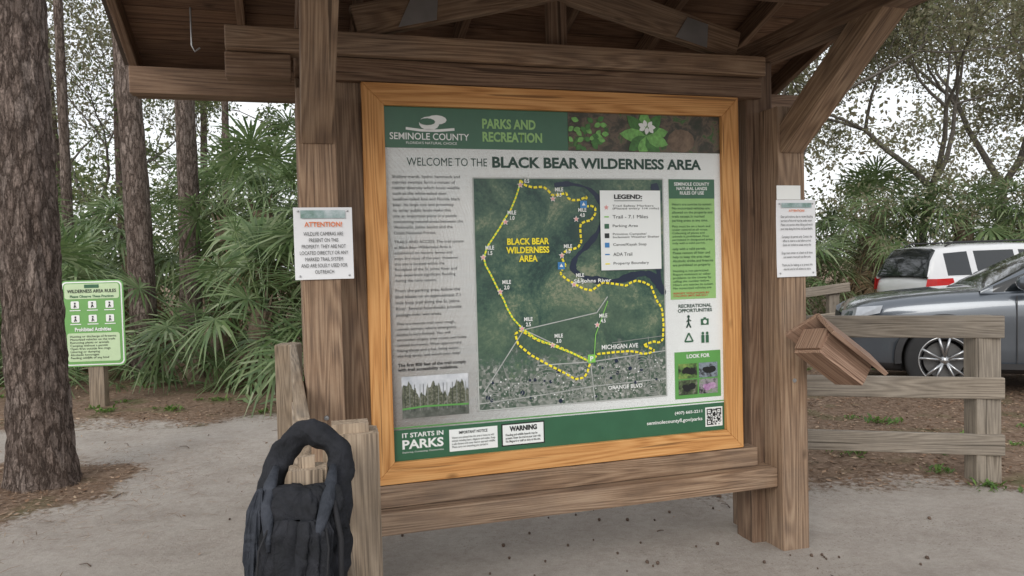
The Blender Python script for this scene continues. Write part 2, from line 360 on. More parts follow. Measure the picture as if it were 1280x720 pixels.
T3="""From the parking area, follow the
blue blazes on an approximate 7.1
mile loop trail along the St. Johns
River. Several boardwalks provide
passage over wet areas."""
T4="""This is a remote trail over rough,
uneven terrain, where emergency
access is very limited. You will
encounter slopes, tree roots, and holes
(animal burrows). Wear appropriate
hiking shoes and a hat, bring water,
use bug spray, and watch your step!"""
T5="""The first 800 feet of the trail comply
with trail accessibility guidelines."""
text(T1,.13,.46,1.70,1.975,1,GTEXT,sp=1.3); text(T2,.13,.46,1.475,1.672,1,GTEXT,sp=1.3)
text(T3,.13,.44,1.315,1.447,1,GTEXT,sp=1.3); text(T4,.13,.46,1.125,1.292,1,GTEXT,sp=1.3); text(T5,.13,.455,1.058,1.1,1,BLACK,bold=.02)
# swamp picture
card('swamp_photo_sky',.145,.463,.843,1.037,1,patch('swamp_sky_print',[(.35,(.40,.43,.47)),(.65,(.66,.68,.71))],9))
card('swamp_photo_water',.145,.463,.843,.90,2,patch('swamp_water_print',[(.3,(.02,.03,.02)),(.7,(.16,.17,.15))],30))
STP=patch('swamp_crown_print',[(.35,(.03,.04,.025)),(.5,(.10,.11,.07)),(.62,(.22,.22,.18))],110)
V=[(.145,YV-.0016*2.2,.89)]
for i in range(80):
    u=.145+.318*i/79; V.append((u,YV-.0016*2.2,.965+.028*math.sin(i*.21)+.02*rl.random()+.012*math.sin(i*.9)))
V.append((.463,YV-.0016*2.2,.89)); obj('swamp_tree_line_print',V,[tuple(range(len(V)))],STP,K)
for i in range(14):
    u=.155+.022*i+.008*rl.random(); strip('swamp_trunk_print',[(u,.875),(u+.002,1.0)],.0022,2.6,(GTEXT,STREET)[i%2])
strip('swamp_grass_print',[(.145,.886),(.25,.894),(.463,.890)],.008,3,MGREEN)
# map
MU,MW,MZ,MH=.512,.999,1.964,1.114
def Mp(a,b): return (MU+MW*a,MZ-MH*b)
def M_(l): return [Mp(*p) for p in l]
m,nt,b,_=newmat('aerial_map_print'); tc=nd(nt,'ShaderNodeTexCoord'); P=tc.outputs['Object']
a1=nd(nt,'ShaderNodeTexNoise',{'Vector':P,'Scale':4.,'Detail':12.,'Roughness':.72,'Distortion':.8}).outputs[0]
a2=nd(nt,'ShaderNodeTexNoise',{'Vector':P,'Scale':60.,'Detail':5.,'Roughness':.8}).outputs[0]
a3=nd(nt,'ShaderNodeTexNoise',{'Vector':P,'Scale':2.2,'Detail':4.}).outputs[0]
vv=nd(nt,'ShaderNodeTexVoronoi',{'Vector':P,'Scale':80.}).outputs['Color']
base=ramp(nt,math_(nt,'ADD',math_(nt,'MULTIPLY',a1,.7),math_(nt,'MULTIPLY',a2,.3)),[(.41,(.012,.042,.038)),(.465,(.030,.078,.058)),(.51,(.052,.108,.074)),(.555,(.10,.16,.10)),(.61,(.24,.26,.17))])
base=mixc(nt,ramp(nt,a3,[(.47,0.),(.62,.35)]),base,(.11,.16,.10))
sep=nd(nt,'ShaderNodeSeparateXYZ',{0:P})
urb=math_(nt,'ADD',math_(nt,'SUBTRACT',sep.outputs[2],.55),math_(nt,'MULTIPLY',math_(nt,'SUBTRACT',a1,.5),.7)); urbm=ramp(nt,urb,[(.46,.85),(.53,0.)])
urbc=ramp(nt,vv,[(.15,(.05,.09,.06)),(.42,(.13,.16,.13)),(.72,(.27,.28,.26)),(1,(.55,.55,.52))])
nt.links.new(mixc(nt,urbm,base,urbc),b.inputs['Base Color']); b.inputs['Roughness'].default_value=.32
card('aerial_map',MU,MU+MW,MZ-MH,MZ,1,m)
for q in ([Mp(0,0),Mp(1,0)],[Mp(0,1),Mp(1,1)],[Mp(0,0),Mp(0,1)],[Mp(1,0),Mp(1,1)]): strip('map_border',q,.006,2,ROADI)
WATER=plain('map_water_ink',(.008,.018,.045),.3)
rv=smooth([(.41,.03),(.5,.025),(.6,.05),(.665,.13),(.64,.23),(.575,.30),(.52,.345),(.50,.40),(.56,.44),(.64,.455),(.72,.462),(.80,.445),(.88,.43),(.94,.45),(.999,.53)],6)
rv=[(min(.992,p[0]),p[1]) for p in rv]
ribbon('river_print',M_(rv),[.016+.022*k/len(rv)+.009*math.sin(k*.5)+.004*math.sin(k*1.7) for k in range(len(rv))],2,WATER)
ribbon('river_print',M_(smooth([(.95,.02),(.965,.10),(.955,.2),(.95,.3),(.965,.4),(.97,.5)],4)),[.035+.012*math.sin(k) for k in range(21)],2.02,WATER)
for l in ([(.02,.93),(.235,.66),(.40,.735)],[(.235,.66),(.62,.60),(.68,.53)],[(.58,.82),(.60,1.)],[(.3,.82),(.58,.82),(1.,.79)],[(.0,.97),(.35,.95),(.6,.93),(1,.92)]):
    strip('road_print',M_(l),.005,2.3,ROADI)
for l in ([(.42,.9),(1.,.86)],[(.12,.8),(.2,1.)],[(.75,.86),(.78,1.)],[(.9,.72),(.91,.93)],[(.32,.84),(.36,.99)],[(.5,.88),(.47,1.)],[(.66,.8),(.67,.92)],[(.83,.79),(.84,.93)],[(.7,.74),(1,.72)],[(.05,.88),(.3,.9)]):
    strip('road_print',M_(l),.003,2.3,STREET)
for i in range(300):
    a=rl.uniform(.03,.98); b2=rl.uniform(.80+.08*(1-a),.985); u,z=Mp(a,b2)
    disc('house_print' if i%14 else 'pond_print',u,z,rl.uniform(.0025,.005) if i%14 else rl.uniform(.006,.012),2.5,(ROADI,STREET,PAPER,STREET)[i%4] if i%14 else WATER,4 if i%14 else 8)
for (ca,cb,w,h_) in ((.35,.89,.075,.05),(.7,.9,.06,.04),(.86,.85,.05,.04),(.5,.95,.05,.025),(.2,.93,.05,.04),(.92,.96,.05,.03),(.08,.95,.05,.03)):
    for r_ in (1,.72,.42): strip('street_print',M_([(ca+w*r_*math.cos(t/8*math.pi),cb+h_*r_*math.sin(t/8*math.pi)) for t in range(15)]),.003,2.6,STREET)
def jag(l,a,keep=1): return [l[0]]+[(p[0]+rl.uniform(-a,a),p[1]+rl.uniform(-a,a)) for p in l[1:-1]]+[l[-1]]
yl=jag(smooth([(.235,.01),(.30,.045),(.36,.035),(.40,.075),(.47,.065),(.50,.10),(.575,.085),(.575,.12),(.625,.13),(.60,.19),(.54,.20),(.545,.255),(.53,.30),(.47,.32),(.44,.34),(.455,.38),(.435,.42),(.50,.47),(.60,.495),(.66,.47),(.78,.48),(.84,.465),(.92,.49),(.955,.56),(.985,.60),(.98,.74),(.93,.745),(.87,.76),(.93,.785),(.86,.80),(.80,.78),(.62,.79),(.57,.84),(.55,.88),(.5,.89),(.36,.82),(.2,.72),(.215,.66),(.30,.71),(.385,.735),(.58,.82)],2),.005)
strip('boundary_print',M_(yl),.011,3,YEL,dash=.018)
gl=jag(smooth([(.235,.01),(.21,.09),(.155,.18),(.10,.25),(.04,.34),(.075,.41),(.12,.49),(.155,.56),(.225,.655),(.38,.735),(.58,.82)],2),.004); strip('trail_print',M_(gl),.009,3.4,LIME); strip('boundary_print',M_(gl),.008,3.8,YEL,dash=.014)
strip('trail_print',M_([(.60,.80),(.61,.70),(.68,.55)]),.004,3.4,LIME)
for i,(a_,b_) in enumerate(((.235,.03),(.155,.19),(.04,.34),(.12,.49),(.225,.655),(.38,.735),(.40,.09),(.52,.18),(.62,.655),(.44,.34),(.5,.47))):
    u,z=Mp(a_,b_); disc('mile_star',u,z,.017,4,WHITE,10,True); disc('mile_star',u,z,.012,5,PINK,10,True)
    text('MILE\n%.1f'%(.5+i*.5),u+.012,u+.055,z+.010,z+.055,4,WHITE,bold=.025,align='CENTER')
for (a_,b_) in ((.56,.115),(.435,.385)): u,z=Mp(a_,b_); card('map_icon',u-.018,u+.018,z-.018,z+.018,5,BLUE); disc('map_icon_mark',u,z,.011,6,WHITE,3)
u,z=Mp(.585,.805); card('map_icon',u-.02,u+.02,z-.02,z+.02,5,LIME); text('P',u-.009,u+.009,z-.012,z+.012,6,WHITE,bold=.03)
text('BLACK BEAR\nWILDERNESS\nAREA',MU+.155,MU+.375,MZ-.405,MZ-.29,4,YEL,bold=.035,align='CENTER')
text('St. Johns River',MU+.50,MU+.70,MZ-.522,MZ-.498,5,WHITE,bold=.02)
text('MICHIGAN AVE',MU+.64,MU+.84,MZ-.855,MZ-.832,5,WHITE,bold=.02); text('ORANGE BLVD',MU+.67,MU+.86,MZ-1.06,MZ-1.04,5,WHITE,bold=.02)
card('legend_panel',1.159,1.492,1.506,1.905,6,PAPER); text('LEGEND:',1.235,1.39,1.862,1.885,7,BLACK,bold=.04)
strip('legend_rule',[(1.235,1.853),(1.39,1.853)],.003,7,BLACK)
for i,(s,mm) in enumerate((('Trail Safety Markers\n(Placed every 1/4 mile)',PINK),('Trail - 7.1 Miles',LIME),('Parking Area',DGREEN),('Primitive Campsite/\nInclement Weather Shelter',GTEXT),('Canoe/Kayak Stop',BLUE),('ADA Trail',BLUE),('Property Boundary',YEL))):
    z=1.82-i*.047; h=.013 if '\n' in s else .0085
    card('legend_key',1.18,1.205,z-(.012 if i in (2,3,4) else .003),z+(.012 if i in (2,3,4) else .003),7,mm) if i else disc('legend_key',1.192,z,.014,7,PINK,10,True)
    text(s,1.225,min(1.483,1.225+.0115*max(len(q) for q in s.split('\n'))),z-h,z+h,7,BLACK)
card('rules_panel',1.545,1.81,1.344,1.964,1,LGREEN); card('rules_header',1.545,1.81,1.865,1.964,2,DGREEN)
text('SEMINOLE COUNTY\nNATURAL LANDS\nRULES OF USE',1.575,1.78,1.885,1.948,3,WHITE,bold=.02,align='CENTER')
lor=["Hours are sunrise to sunset.","No motorized vehicles are","allowed on the property and","trails except in marked","parking areas at any time.","Pets must be on a leash and","under control at all times.","Collecting of plants and","animals is prohibited. Fires","permitted in designated areas","only with a valid permit.","Please remove all litter and","help to keep the area clean.","Alcoholic drinks and firearms","are prohibited on property.","Hunting is not permitted.","Report violations or other","problems to the county by","calling the number below."]
for k in range(4): text('\n'.join((lor[(k*5)%19:]+lor)[:5+k%2]),1.56,1.795,1.742-k*.115,1.842-k*.115,3,DGT,sp=1.15)
text('REPORT VIOLATIONS BY\nCALLING (407) 665-2211',1.56,1.77,1.355,1.38,3,RED,bold=.01)
text('RECREATIONAL\nOPPORTUNITIES',1.585,1.785,1.275,1.318,1,DGT,bold=.03,align='CENTER')
def icon(u,z,kind):
    if kind==0:
        disc('icon_walker',u,z+.028,.008,2,DGT,8); strip('icon_walker',[(u,z+.02),(u,z-.005),(u-.012,z-.03)],.008,2,DGT); strip('icon_walker',[(u,z-.005),(u+.012,z-.03)],.008,2.3,DGT); strip('icon_walker',[(u-.012,z+.0),(u,z+.014),(u+.014,z+.004)],.005,2.5,DGT)
    if kind==1: card('icon_camera',u-.023,u+.023,z-.016,z+.016,2,DGREEN); disc('icon_camera',u,z,.011,3,WHITE,12); card('icon_camera',u-.008,u+.008,z+.016,z+.023,2,DGREEN)
    if kind==2: strip('icon_tent',[(u-.024,z-.022),(u,z+.022),(u+.024,z-.022),(u-.024,z-.022)],.008,2,DGREEN)
    if kind==3:
        for dx in (-.013,.013): disc('icon_people',u+dx,z+.022,.008,2,DGREEN,8); card('icon_people',u+dx-.009,u+dx+.009,z-.028,z+.013,2,DGREEN)
for k,(u,z) in enumerate(((1.645,1.225),(1.74,1.222),(1.645,1.145),(1.74,1.14))): icon(u,z,k)
card('look_for_panel',1.56,1.83,.825,1.07,1,MGREEN); text('LOOK FOR',1.63,1.765,1.035,1.056,2,WHITE,bold=.03)
for k in range(4):
    u0=1.58+.12*(k%2); z0=.93-.085*(k//2)
    card('wildlife_photo',u0,u0+.11,z0,z0+.078,2,patch('wildlife_print_%d'%k,[(.35,(.02,.02,.02)),(.5,((.1,.2,.05),(.25,.3,.35),(.08,.12,.05),(.3,.28,.3))[k]),(.7,((.3,.4,.1),(.03,.03,.03),(.35,.3,.3),(.1,.25,.05))[k])],22,3))
    for q in range(4): disc('wildlife_print',u0+.035+.014*q,z0+.038+.006*math.sin(q*2+k),.012+.006*(q%2),3+.1*q,BLACK if k!=3 else patch('flower_tint',[(.3,(.3,.1,.3)),(.7,(.6,.5,.6))],40),8,sx=1.3)
card('footer_rule',.1,1.847,.797,.803,1,MGREEN); card('footer_band',.1,1.847,.645,.79,1,DGREEN)
text('IT STARTS IN',.14,.335,.752,.774,2,WHITE,bold=.02); text('PARKS',.14,.335,.698,.742,2,WHITE,bold=.03); text('Exploring, Connecting, Communities',.14,.335,.678,.688,2,WHITE)
card('notice_label',.363,.60,.667,.772,2,PAPER); text('IMPORTANT NOTICE',.41,.55,.748,.762,3,BLACK,bold=.02); text('Visitors are advised that this area is home to wild\nanimals including bears, alligators and snakes. Keep\na safe distance and never feed or approach wildlife.\nPlease carry out everything you carried in.',.375,.588,.68,.738,3,GTEXT)
card('warning_label',.62,.84,.667,.777,2,BLACK); card('warning_label_face',.626,.834,.673,.771,3,PAPER); text('WARNING',.66,.80,.738,.764,4,BLACK,bold=.05); text('Flooding and wildlife hazards may be\npresent. Enter the trail at your own risk.\nNo lifeguard or staff on duty at this site.',.64,.82,.682,.728,4,BLACK,bold=.01)
text('(407) 665-2211',1.555,1.715,.742,.762,2,WHITE,bold=.02); text('seminolecountyfl.gov/parks',1.395,1.715,.70,.724,2,WHITE,bold=.015)
card('qr_code',1.733,1.835,.668,.77,2,WHITE); Q=MB()
for i in range(15):
    for j in range(15):
        cor=(i<5 and j<5) or (i<5 and j>9) or (i>9 and j>9); on=rl.random()<.5
        if cor:
            ii=i if i<5 else i-10; jj=j if j<5 else j-10; on=ii in(0,4) or jj in(0,4) or (ii==2 and jj==2)
        if on: u=1.741+i*.00575; z=.676+j*.00575; y=YV-.0016*3; Q.quad((u,y,z),(u+.0056,y,z),(u+.0056,y,z+.0056),(u,y,z+.0056))
Q.make('qr_modules',BLACK,K)
ORNG=plain('orange_ink',(.75,.20,.06),.5)
def notice(name,u0,u1,z0,z1,title,body,extra=False):
    e=empty(name,KO,KR); y=-.1235
    n=8; V=[]
    for j in range(n+1):
        for i in range(n+1):
            a=i/n;b_=j/n; V.append((u0+(u1-u0)*a,y-.0024*math.sin(a*math.pi)-.030*max(0,abs(a-.5)-.3)*abs(b_-.5)*4*max(0,(abs(b_-.5)-.25)),z0+(z1-z0)*b_))
    F=[(j*(n+1)+i,j*(n+1)+i+1,(j+1)*(n+1)+i+1,(j+1)*(n+1)+i) for j in range(n) for i in range(n)]
    obj('sheet',V,F,plain('paper_sheet',(.76,.77,.79),.3,var=.04,scale=4),e,smooth=True)
    w=u1-u0;h=z1-z0;Y0=y-.0065
    card('header_picture',u0+w*.12,u1-w*.12,z1-h*(.15 if not extra else .10),z1-h*.04,1,patch('notice_picture',[(.3,(.1,.2,.15)),(.5,(.3,.4,.4)),(.7,(.6,.65,.68))],12),e,Y0)
    k=.18 if not extra else .30
    text(title,u0+w*k,u1-w*k,z1-h*(.27 if not extra else .155),z1-h*(.20 if not extra else .125),1,ORNG,e,bold=.02,y0=Y0,align='CENTER')
    text(body,u0+w*.09,u1-w*.09,z0+h*.08,z1-h*(.34 if not extra else .20),1,BLACK if not extra else GTEXT,e,bold=.0,y0=Y0,align='CENTER',sp=1.2)
    if extra: card('pin_strip',u0+.005,u0+.15,z1+.002,z1+.075,0,WHITE,e,y-.001)
    st=MB()
    for (a,c) in ((.08,.95),(.92,.95),(.08,.05),(.92,.05)): st.lathe([(.001,-.004),(.004,-.003),(.005,0)],(u0+w*a,y-.004,z0+h*c),8)
    st.make('thumb_tacks',METAL,e)
    return e
notice('paper_notice',-.315,-.068,1.505,1.815,'ATTENTION!','WILDLIFE CAMERAS ARE\nPRESENT ON THIS\nPROPERTY. THEY ARE NOT\nLOCATED DIRECTLY OR ANY\nMARKED TRAIL SYSTEM\nAND ARE SOLELY USED FOR\nOUTREACH')
notice('paper_notice',2.085,2.325,1.445,1.845,'ATTENTION!','Dear park visitors, due to recent flooding\nportions of the trail may be under water.\nPlease use caution when hiking and watch\nyour step along the levee and boardwalks.\n\nCamping is by permit only. Contact the\noffice to reserve a site before arrival.\nGates are locked at sunset every day.\n\nDogs must remain on a leash at all times\nand owners must pick up after pets.\n\nThank you for helping us to protect this\nnatural area for all visitors to enjoy.',True)
# ------------------------------------------------------------------ leaflet box
LB=empty('leaflet_box',(0,0,0)); LB.location=(1.64,3.80,1.12); LB.rotation_euler=(R(-8),R(36),R(16))
for nm,s in (('lid_left',-1),('lid_right',1)):
    beam(nm,(-.19,s*.082,-.02),(.19,s*.082,-.02),.20,.022,W_BOX,LB,(0,math.cos(R(34)),-s*math.sin(R(34))),bev=.003)
for y_ in (-.085,.085): beam('side_panel',(-.15,y_,-.10),(.15,y_,-.10),.018,.10,W_BOX,LB,(0,1,0),bev=.002)
beam('floor',(-.15,0,-.155),(.15,0,-.155),.18,.018,W_BOX,LB,(0,1,0),bev=.002)
beam('end_panel',(-.155,0,-.145),(-.155,0,-.03),.018,.17,W_BOX,LB,(1,0,0),bev=.002)
# ------------------------------------------------------------------ fences
FR=empty('rail_fence')
def fpost(x,y,h,w=.16,e=FR,mat=W_GREY,n='post'): return beam(n,(x,y,-.1),(x,y,h),w,w*.9,mat,e,(1,0,0),bev=.012)
fpost(3.165,5.12,1.12,.17); fpost(1.85,5.42,1.12,.17)
for k,(za,zb,hh) in enumerate(((1.045,1.05,.15),(.63,.64,.145),(.25,.26,.14))):
    beam('rail_%d'%k,(1.72,5.37,za+.02),(3.25,5.02,zb),.04,hh,W_GREY,FR,(.2,1,0),bev=.008)
FB=empty('rail_fence')
for x in (2.6,4.6): fpost(x,10.9,1.05,.15,FB)
for zz in (.95,.55): beam('rail',(2.0,10.8,zz-.15),(4.8,10.8,zz+.15),.04,.13,W_GREY,FB,(0,1,0),bev=.006)
FL=empty('rail_fence')
fpost(-1.50,5.05,1.06,.15,FL,W_OLD)
for k,zz in enumerate((.98,.60,.24)):
    beam('rail_%d'%k,(-.715,2.55,zz),(-1.50,5.15,zz+.01),.045,.14,W_OLD,FL,(1,0,0),bev=.008)
def round_post(name,x,y,w,dpt,h,parent,mat):
    bm=bmesh.new(); bmesh.ops.create_cube(bm,size=1)
    for v in bm.verts: v.co=Vector((v.co.x*w,v.co.y*dpt,(v.co.z+.5)*h))
    top=[e for e in bm.edges if all(abs(v.co.z-h)<1e-5 for v in e.verts)]
    bmesh.ops.bevel(bm,geom=top,offset=.03,segments=4,affect='EDGES')
    ver=[e for e in bm.edges if abs(e.verts[0].co.z-e.verts[1].co.z)>h*.5]
    bmesh.ops.bevel(bm,geom=ver,offset=.01,segments=2,affect='EDGES')
    me=bpy.data.meshes.new(name); bm.to_mesh(me); bm.free(); me.materials.append(mat)
    o=bpy.data.objects.new(name,me); o.location=(x,y,0); o.rotation_euler[2]=R(14); COL.objects.link(o); o.parent=parent; return o
round_post('gate_post',-.535,2.44,.175,.13,1.055,FL,W_OLD)
round_post('stub_post',-.578,2.085,.10,.085,1.035,FL,W_OLD)
beam('stub_brace',(-.53,2.12,.97),(-.448,2.12,.1),.075,.04,W_OLD,FL,(1,0,0),bev=.006)
# ------------------------------------------------------------------ backpack hung over the stub post
BP=empty('backpack',(-.578,2.05,0))
def fabric(name,c0,c1,c2,bs=.5):
    m,nt,b,_=newmat(name); tc=nd(nt,'ShaderNodeTexCoord'); P=tc.outputs['Object']
    q1=nd(nt,'ShaderNodeTexNoise',{'Vector':P,'Scale':10.,'Detail':8.,'Roughness':.7}).outputs[0]
    qr=nd(nt,'ShaderNodeTexNoise',{'Vector':P,'Scale':16.,'Detail':3.,'Distortion':1.5}).outputs[0]
    q2=nd(nt,'ShaderNodeTexVoronoi',{'Vector':P,'Scale':420.}).outputs['Distance']
    nt.links.new(ramp(nt,q1,[(.38,c0),(.58,c1),(.75,c2)]),b.inputs['Base Color']); b.inputs['Roughness'].default_value=.8; b.inputs['Specular IOR Level'].default_value=.25
    bump(nt,b,math_(nt,'ADD',math_(nt,'MULTIPLY',qr,2.0),math_(nt,'MULTIPLY',q2,.08)),bs,.012); return m
FAB=fabric('backpack_fabric',(.010,.011,.013),(.020,.021,.026),(.05,.052,.06)); FAB2=fabric('backpack_grey_panel',(.022,.026,.033),(.045,.05,.063),(.08,.088,.105)); FAB3=plain('backpack_webbing',(.010,.010,.012),.8,var=.3)
def sack(name,rings,mat,folds,seed=0,n=110,amp=.008):
    V=[];NR=len(rings); sub=10; R_=[]
    for k in range(NR-1):
        for t in range(sub):
            f=t/sub; R_.append(tuple(rings[k][j]*(1-f)+rings[k+1][j]*f for j in range(5)))
    R_.append(rings[-1])
    for (z,hw,hd,cx,cy) in R_:
        for i in range(n):
            th=2*math.pi*i/n; c,s=math.cos(th),math.sin(th); x=math.copysign(abs(c)**.75,c)*hw; y=math.copysign(abs(s)**.75,s)*hd
            d=amp*(noise.noise(Vector((c*folds*.5,s*folds*.5,z*6+seed)))*1.6-abs(noise.noise(Vector((c*folds*.8+z*7,s*folds*.8,z*10+seed*3))))*1.6+noise.noise(Vector((c*folds*2+z*12,s*folds*2,z*22+seed)))*.4)
            L=math.hypot(x,y)+1e-6; V.append((cx+x*(1+d/L),cy+y*(1+d/L),z+.008*noise.noise(Vector((x*18,y*20,z*8+seed)))))
    F=[(k*n+i,k*n+(i+1)%n,(k+1)*n+(i+1)%n,(k+1)*n+i) for k in range(len(R_)-1) for i in range(n)]
    F.append(tuple(range(n))[::-1]); e=(len(R_)-1)*n; F.append(tuple(e+i for i in range(n)))
    return obj(name,V,F,mat,BP,smooth=True)
sack('main_body',[(.52,.05,.03,-.04,-.07),(.55,.08,.048,-.03,-.07),(.62,.105,.060,-.016,-.072),(.72,.117,.064,-.004,-.074),(.80,.113,.056,.004,-.07),(.87,.116,.05,.0,-.062),(.935,.110,.042,-.002,-.052),(.965,.098,.030,0,-.045),(.975,.08,.018,0,-.042)],FAB,5,1,amp=.018)
sack('front_panel',[(.585,.045,.012,-.01,-.118),(.60,.075,.022,-.006,-.122),(.70,.09,.030,.002,-.132),(.80,.084,.026,.012,-.124),(.87,.078,.020,.016,-.112),(.90,.060,.010,.012,-.10)],FAB,6,5,amp=.014)
sack('side_flap',[(.60,.012,.02,-.124,-.075),(.70,.024,.034,-.122,-.075),(.82,.026,.036,-.112,-.07),(.92,.022,.03,-.108,-.06),(.97,.012,.02,-.10,-.05)],FAB2,4,9,amp=.010)
def wide(A,c,k): A.V=[(v[0],c+(v[1]-c)*k,v[2]) for v in A.V]
def crumple(A,f,a): A.V=[tuple(Vector(v)+Vector((noise.noise(Vector(v)*f),noise.noise(Vector(v)*f+Vector((9,0,0))),noise.noise(Vector(v)*f+Vector((0,9,0)))))*a) for v in A.V]
A=MB(); pts=[(-.104,-.045,.86),(-.106,-.01,.91)];rad=[.028,.033]
for i in range(41):
    t=i/40; a=math.pi*(1-t); pts.append((.090*math.cos(a)-.004,.03+.075*math.sin(a)**.6,.955+.125*math.sin(a)**.8)); rad.append(.033+.003*math.sin(i*.37))
pts+=[(.104,-.01,.91),(.100,-.045,.86)]; rad+=[.031,.026]
A.tube(pts,rad,24); crumple(A,14,.016); crumple(A,40,.006); A.make('padded_harness',FAB,BP,True)
A=MB()
for s in (-1,1):
    pts=[(s*.078,.012,1.01),(s*.082,-.035,.975),(s*.078,-.078,.935),(s*.070,-.108,.885),(s*.062,-.132,.83)]
    A.tube(pts,[.010,.015,.017,.013,.005],14)
crumple(A,30,.008); A.make('strap_roots',FAB2,BP,True)
A=MB(); A.tube([(-.12,-.06,.86),(-.138,-.08,.78),(-.133,-.09,.70),(-.148,-.08,.62),(-.16,-.07,.5)],[.008,.006,.007,.008,.007],8)
A.tube([(-.065,-.118,.885),(-.08,-.150,.84),(-.084,-.163,.76),(-.076,-.160,.66),(-.06,-.145,.61)],[.003]*5,6)
A.tube([(.085,-.118,.885),(.096,-.142,.84),(.092,-.156,.76),(.08,-.154,.66),(.05,-.145,.61)],[.003]*5,6)
A.tube([(.095,-.07,.94),(.118,-.1,.85),(.118,-.115,.74),(.105,-.12,.6)],[.007]*4,8)
A.make('webbing_and_zips',FAB3,BP,True)
# ------------------------------------------------------------------ trail rules sign
SG=empty('trail_rules_sign',(-4.86,8.81,0),R(6))
beam('post',(0,.06,-.1),(0,.06,1.4),.17,.13,W_OLD,SG)
SGR=plain('sign_green',(.15,.36,.10),.4,var=.04); SGL=plain('sign_pale_green',(.50,.64,.40),.4,var=.04)
def rrect(name,u0,u1,z0,z1,r,y,mat,parent,th=0):
    V=[]
    for cx,cz,a0 in ((u1-r,z0+r,-90),(u1-r,z1-r,0),(u0+r,z1-r,90),(u0+r,z0+r,180)):
        for k in range(7): a=R(a0+15*k); V.append((cx+r*math.cos(a),y,cz+r*math.sin(a)))
    n=len(V); F=[tuple(range(n))]
    if th: V+=[(v[0],y+th,v[2]) for v in V]; F.append(tuple(range(2*n-1,n-1,-1))); F+=[(i,i+n,(i+1)%n+n,(i+1)%n) for i in range(n)]
    return obj(name,V,F,mat,parent)
rrect('plate',-.345,.345,.49,1.49,.06,-.02,SGR,SG,.012); rrect('white_line',-.330,.330,.505,1.475,.05,-.023,WHITE,SG); rrect('face',-.315,.315,.52,1.46,.045,-.026,SGR,SG)
def st(s,a,b_,c,d_,mt,bold=.02,al='CENTER'): text(s,a,b_,c,d_,0,mt,SG,bold=bold,align=al,y0=-.0325)
rrect('head_panel',-.3,.3,1.275,1.45,.03,-.029,SGL,SG)
card('logo',-.08,.08,1.40,1.44,0,DGREEN,SG,-.032); st('WILDERNESS AREA RULES',-.27,.27,1.345,1.385,BLACK); st('Please Observe These Practices',-.24,.24,1.29,1.32,DGREEN)
rrect('rules_panel',-.29,.29,.55,.88,.03,-.029,SGL,SG)
st('Prohibited Activities',-.2,.2,.90,.945,WHITE,.03)
for i in range(6):
    x=-.19+.19*(i%3); z=1.20-.16*(i//3)
    rrect('icon',x-.045,x+.045,z-.035,z+.05,.012,-.0295,WHITE,SG); q=MB(); q.tube([(x-.01,-.032,z-.025),(x,-.032,z+.01),(x+.012,-.032,z-.02)],[.006,.008,.006],5); q.tube([(x,-.032,z+.02),(x,-.032,z+.036)],[.009,.009],6); q.make('icon_figure',BLACK,SG)
    card('icon_caption',x-.06,x+.06,z-.062,z-.052,0,WHITE,SG,-.0295)
text('Hunting or discharge of firearms\nMotorized vehicles on the trails\nRemoving plants or animals\nCamping without a permit\nOpen fires outside fire rings\nLittering or dumping\nAlcoholic beverages\nFeeding wildlife of any kind',-.26,.25,.575,.855,0,BLACK,SG,y0=-.0325)
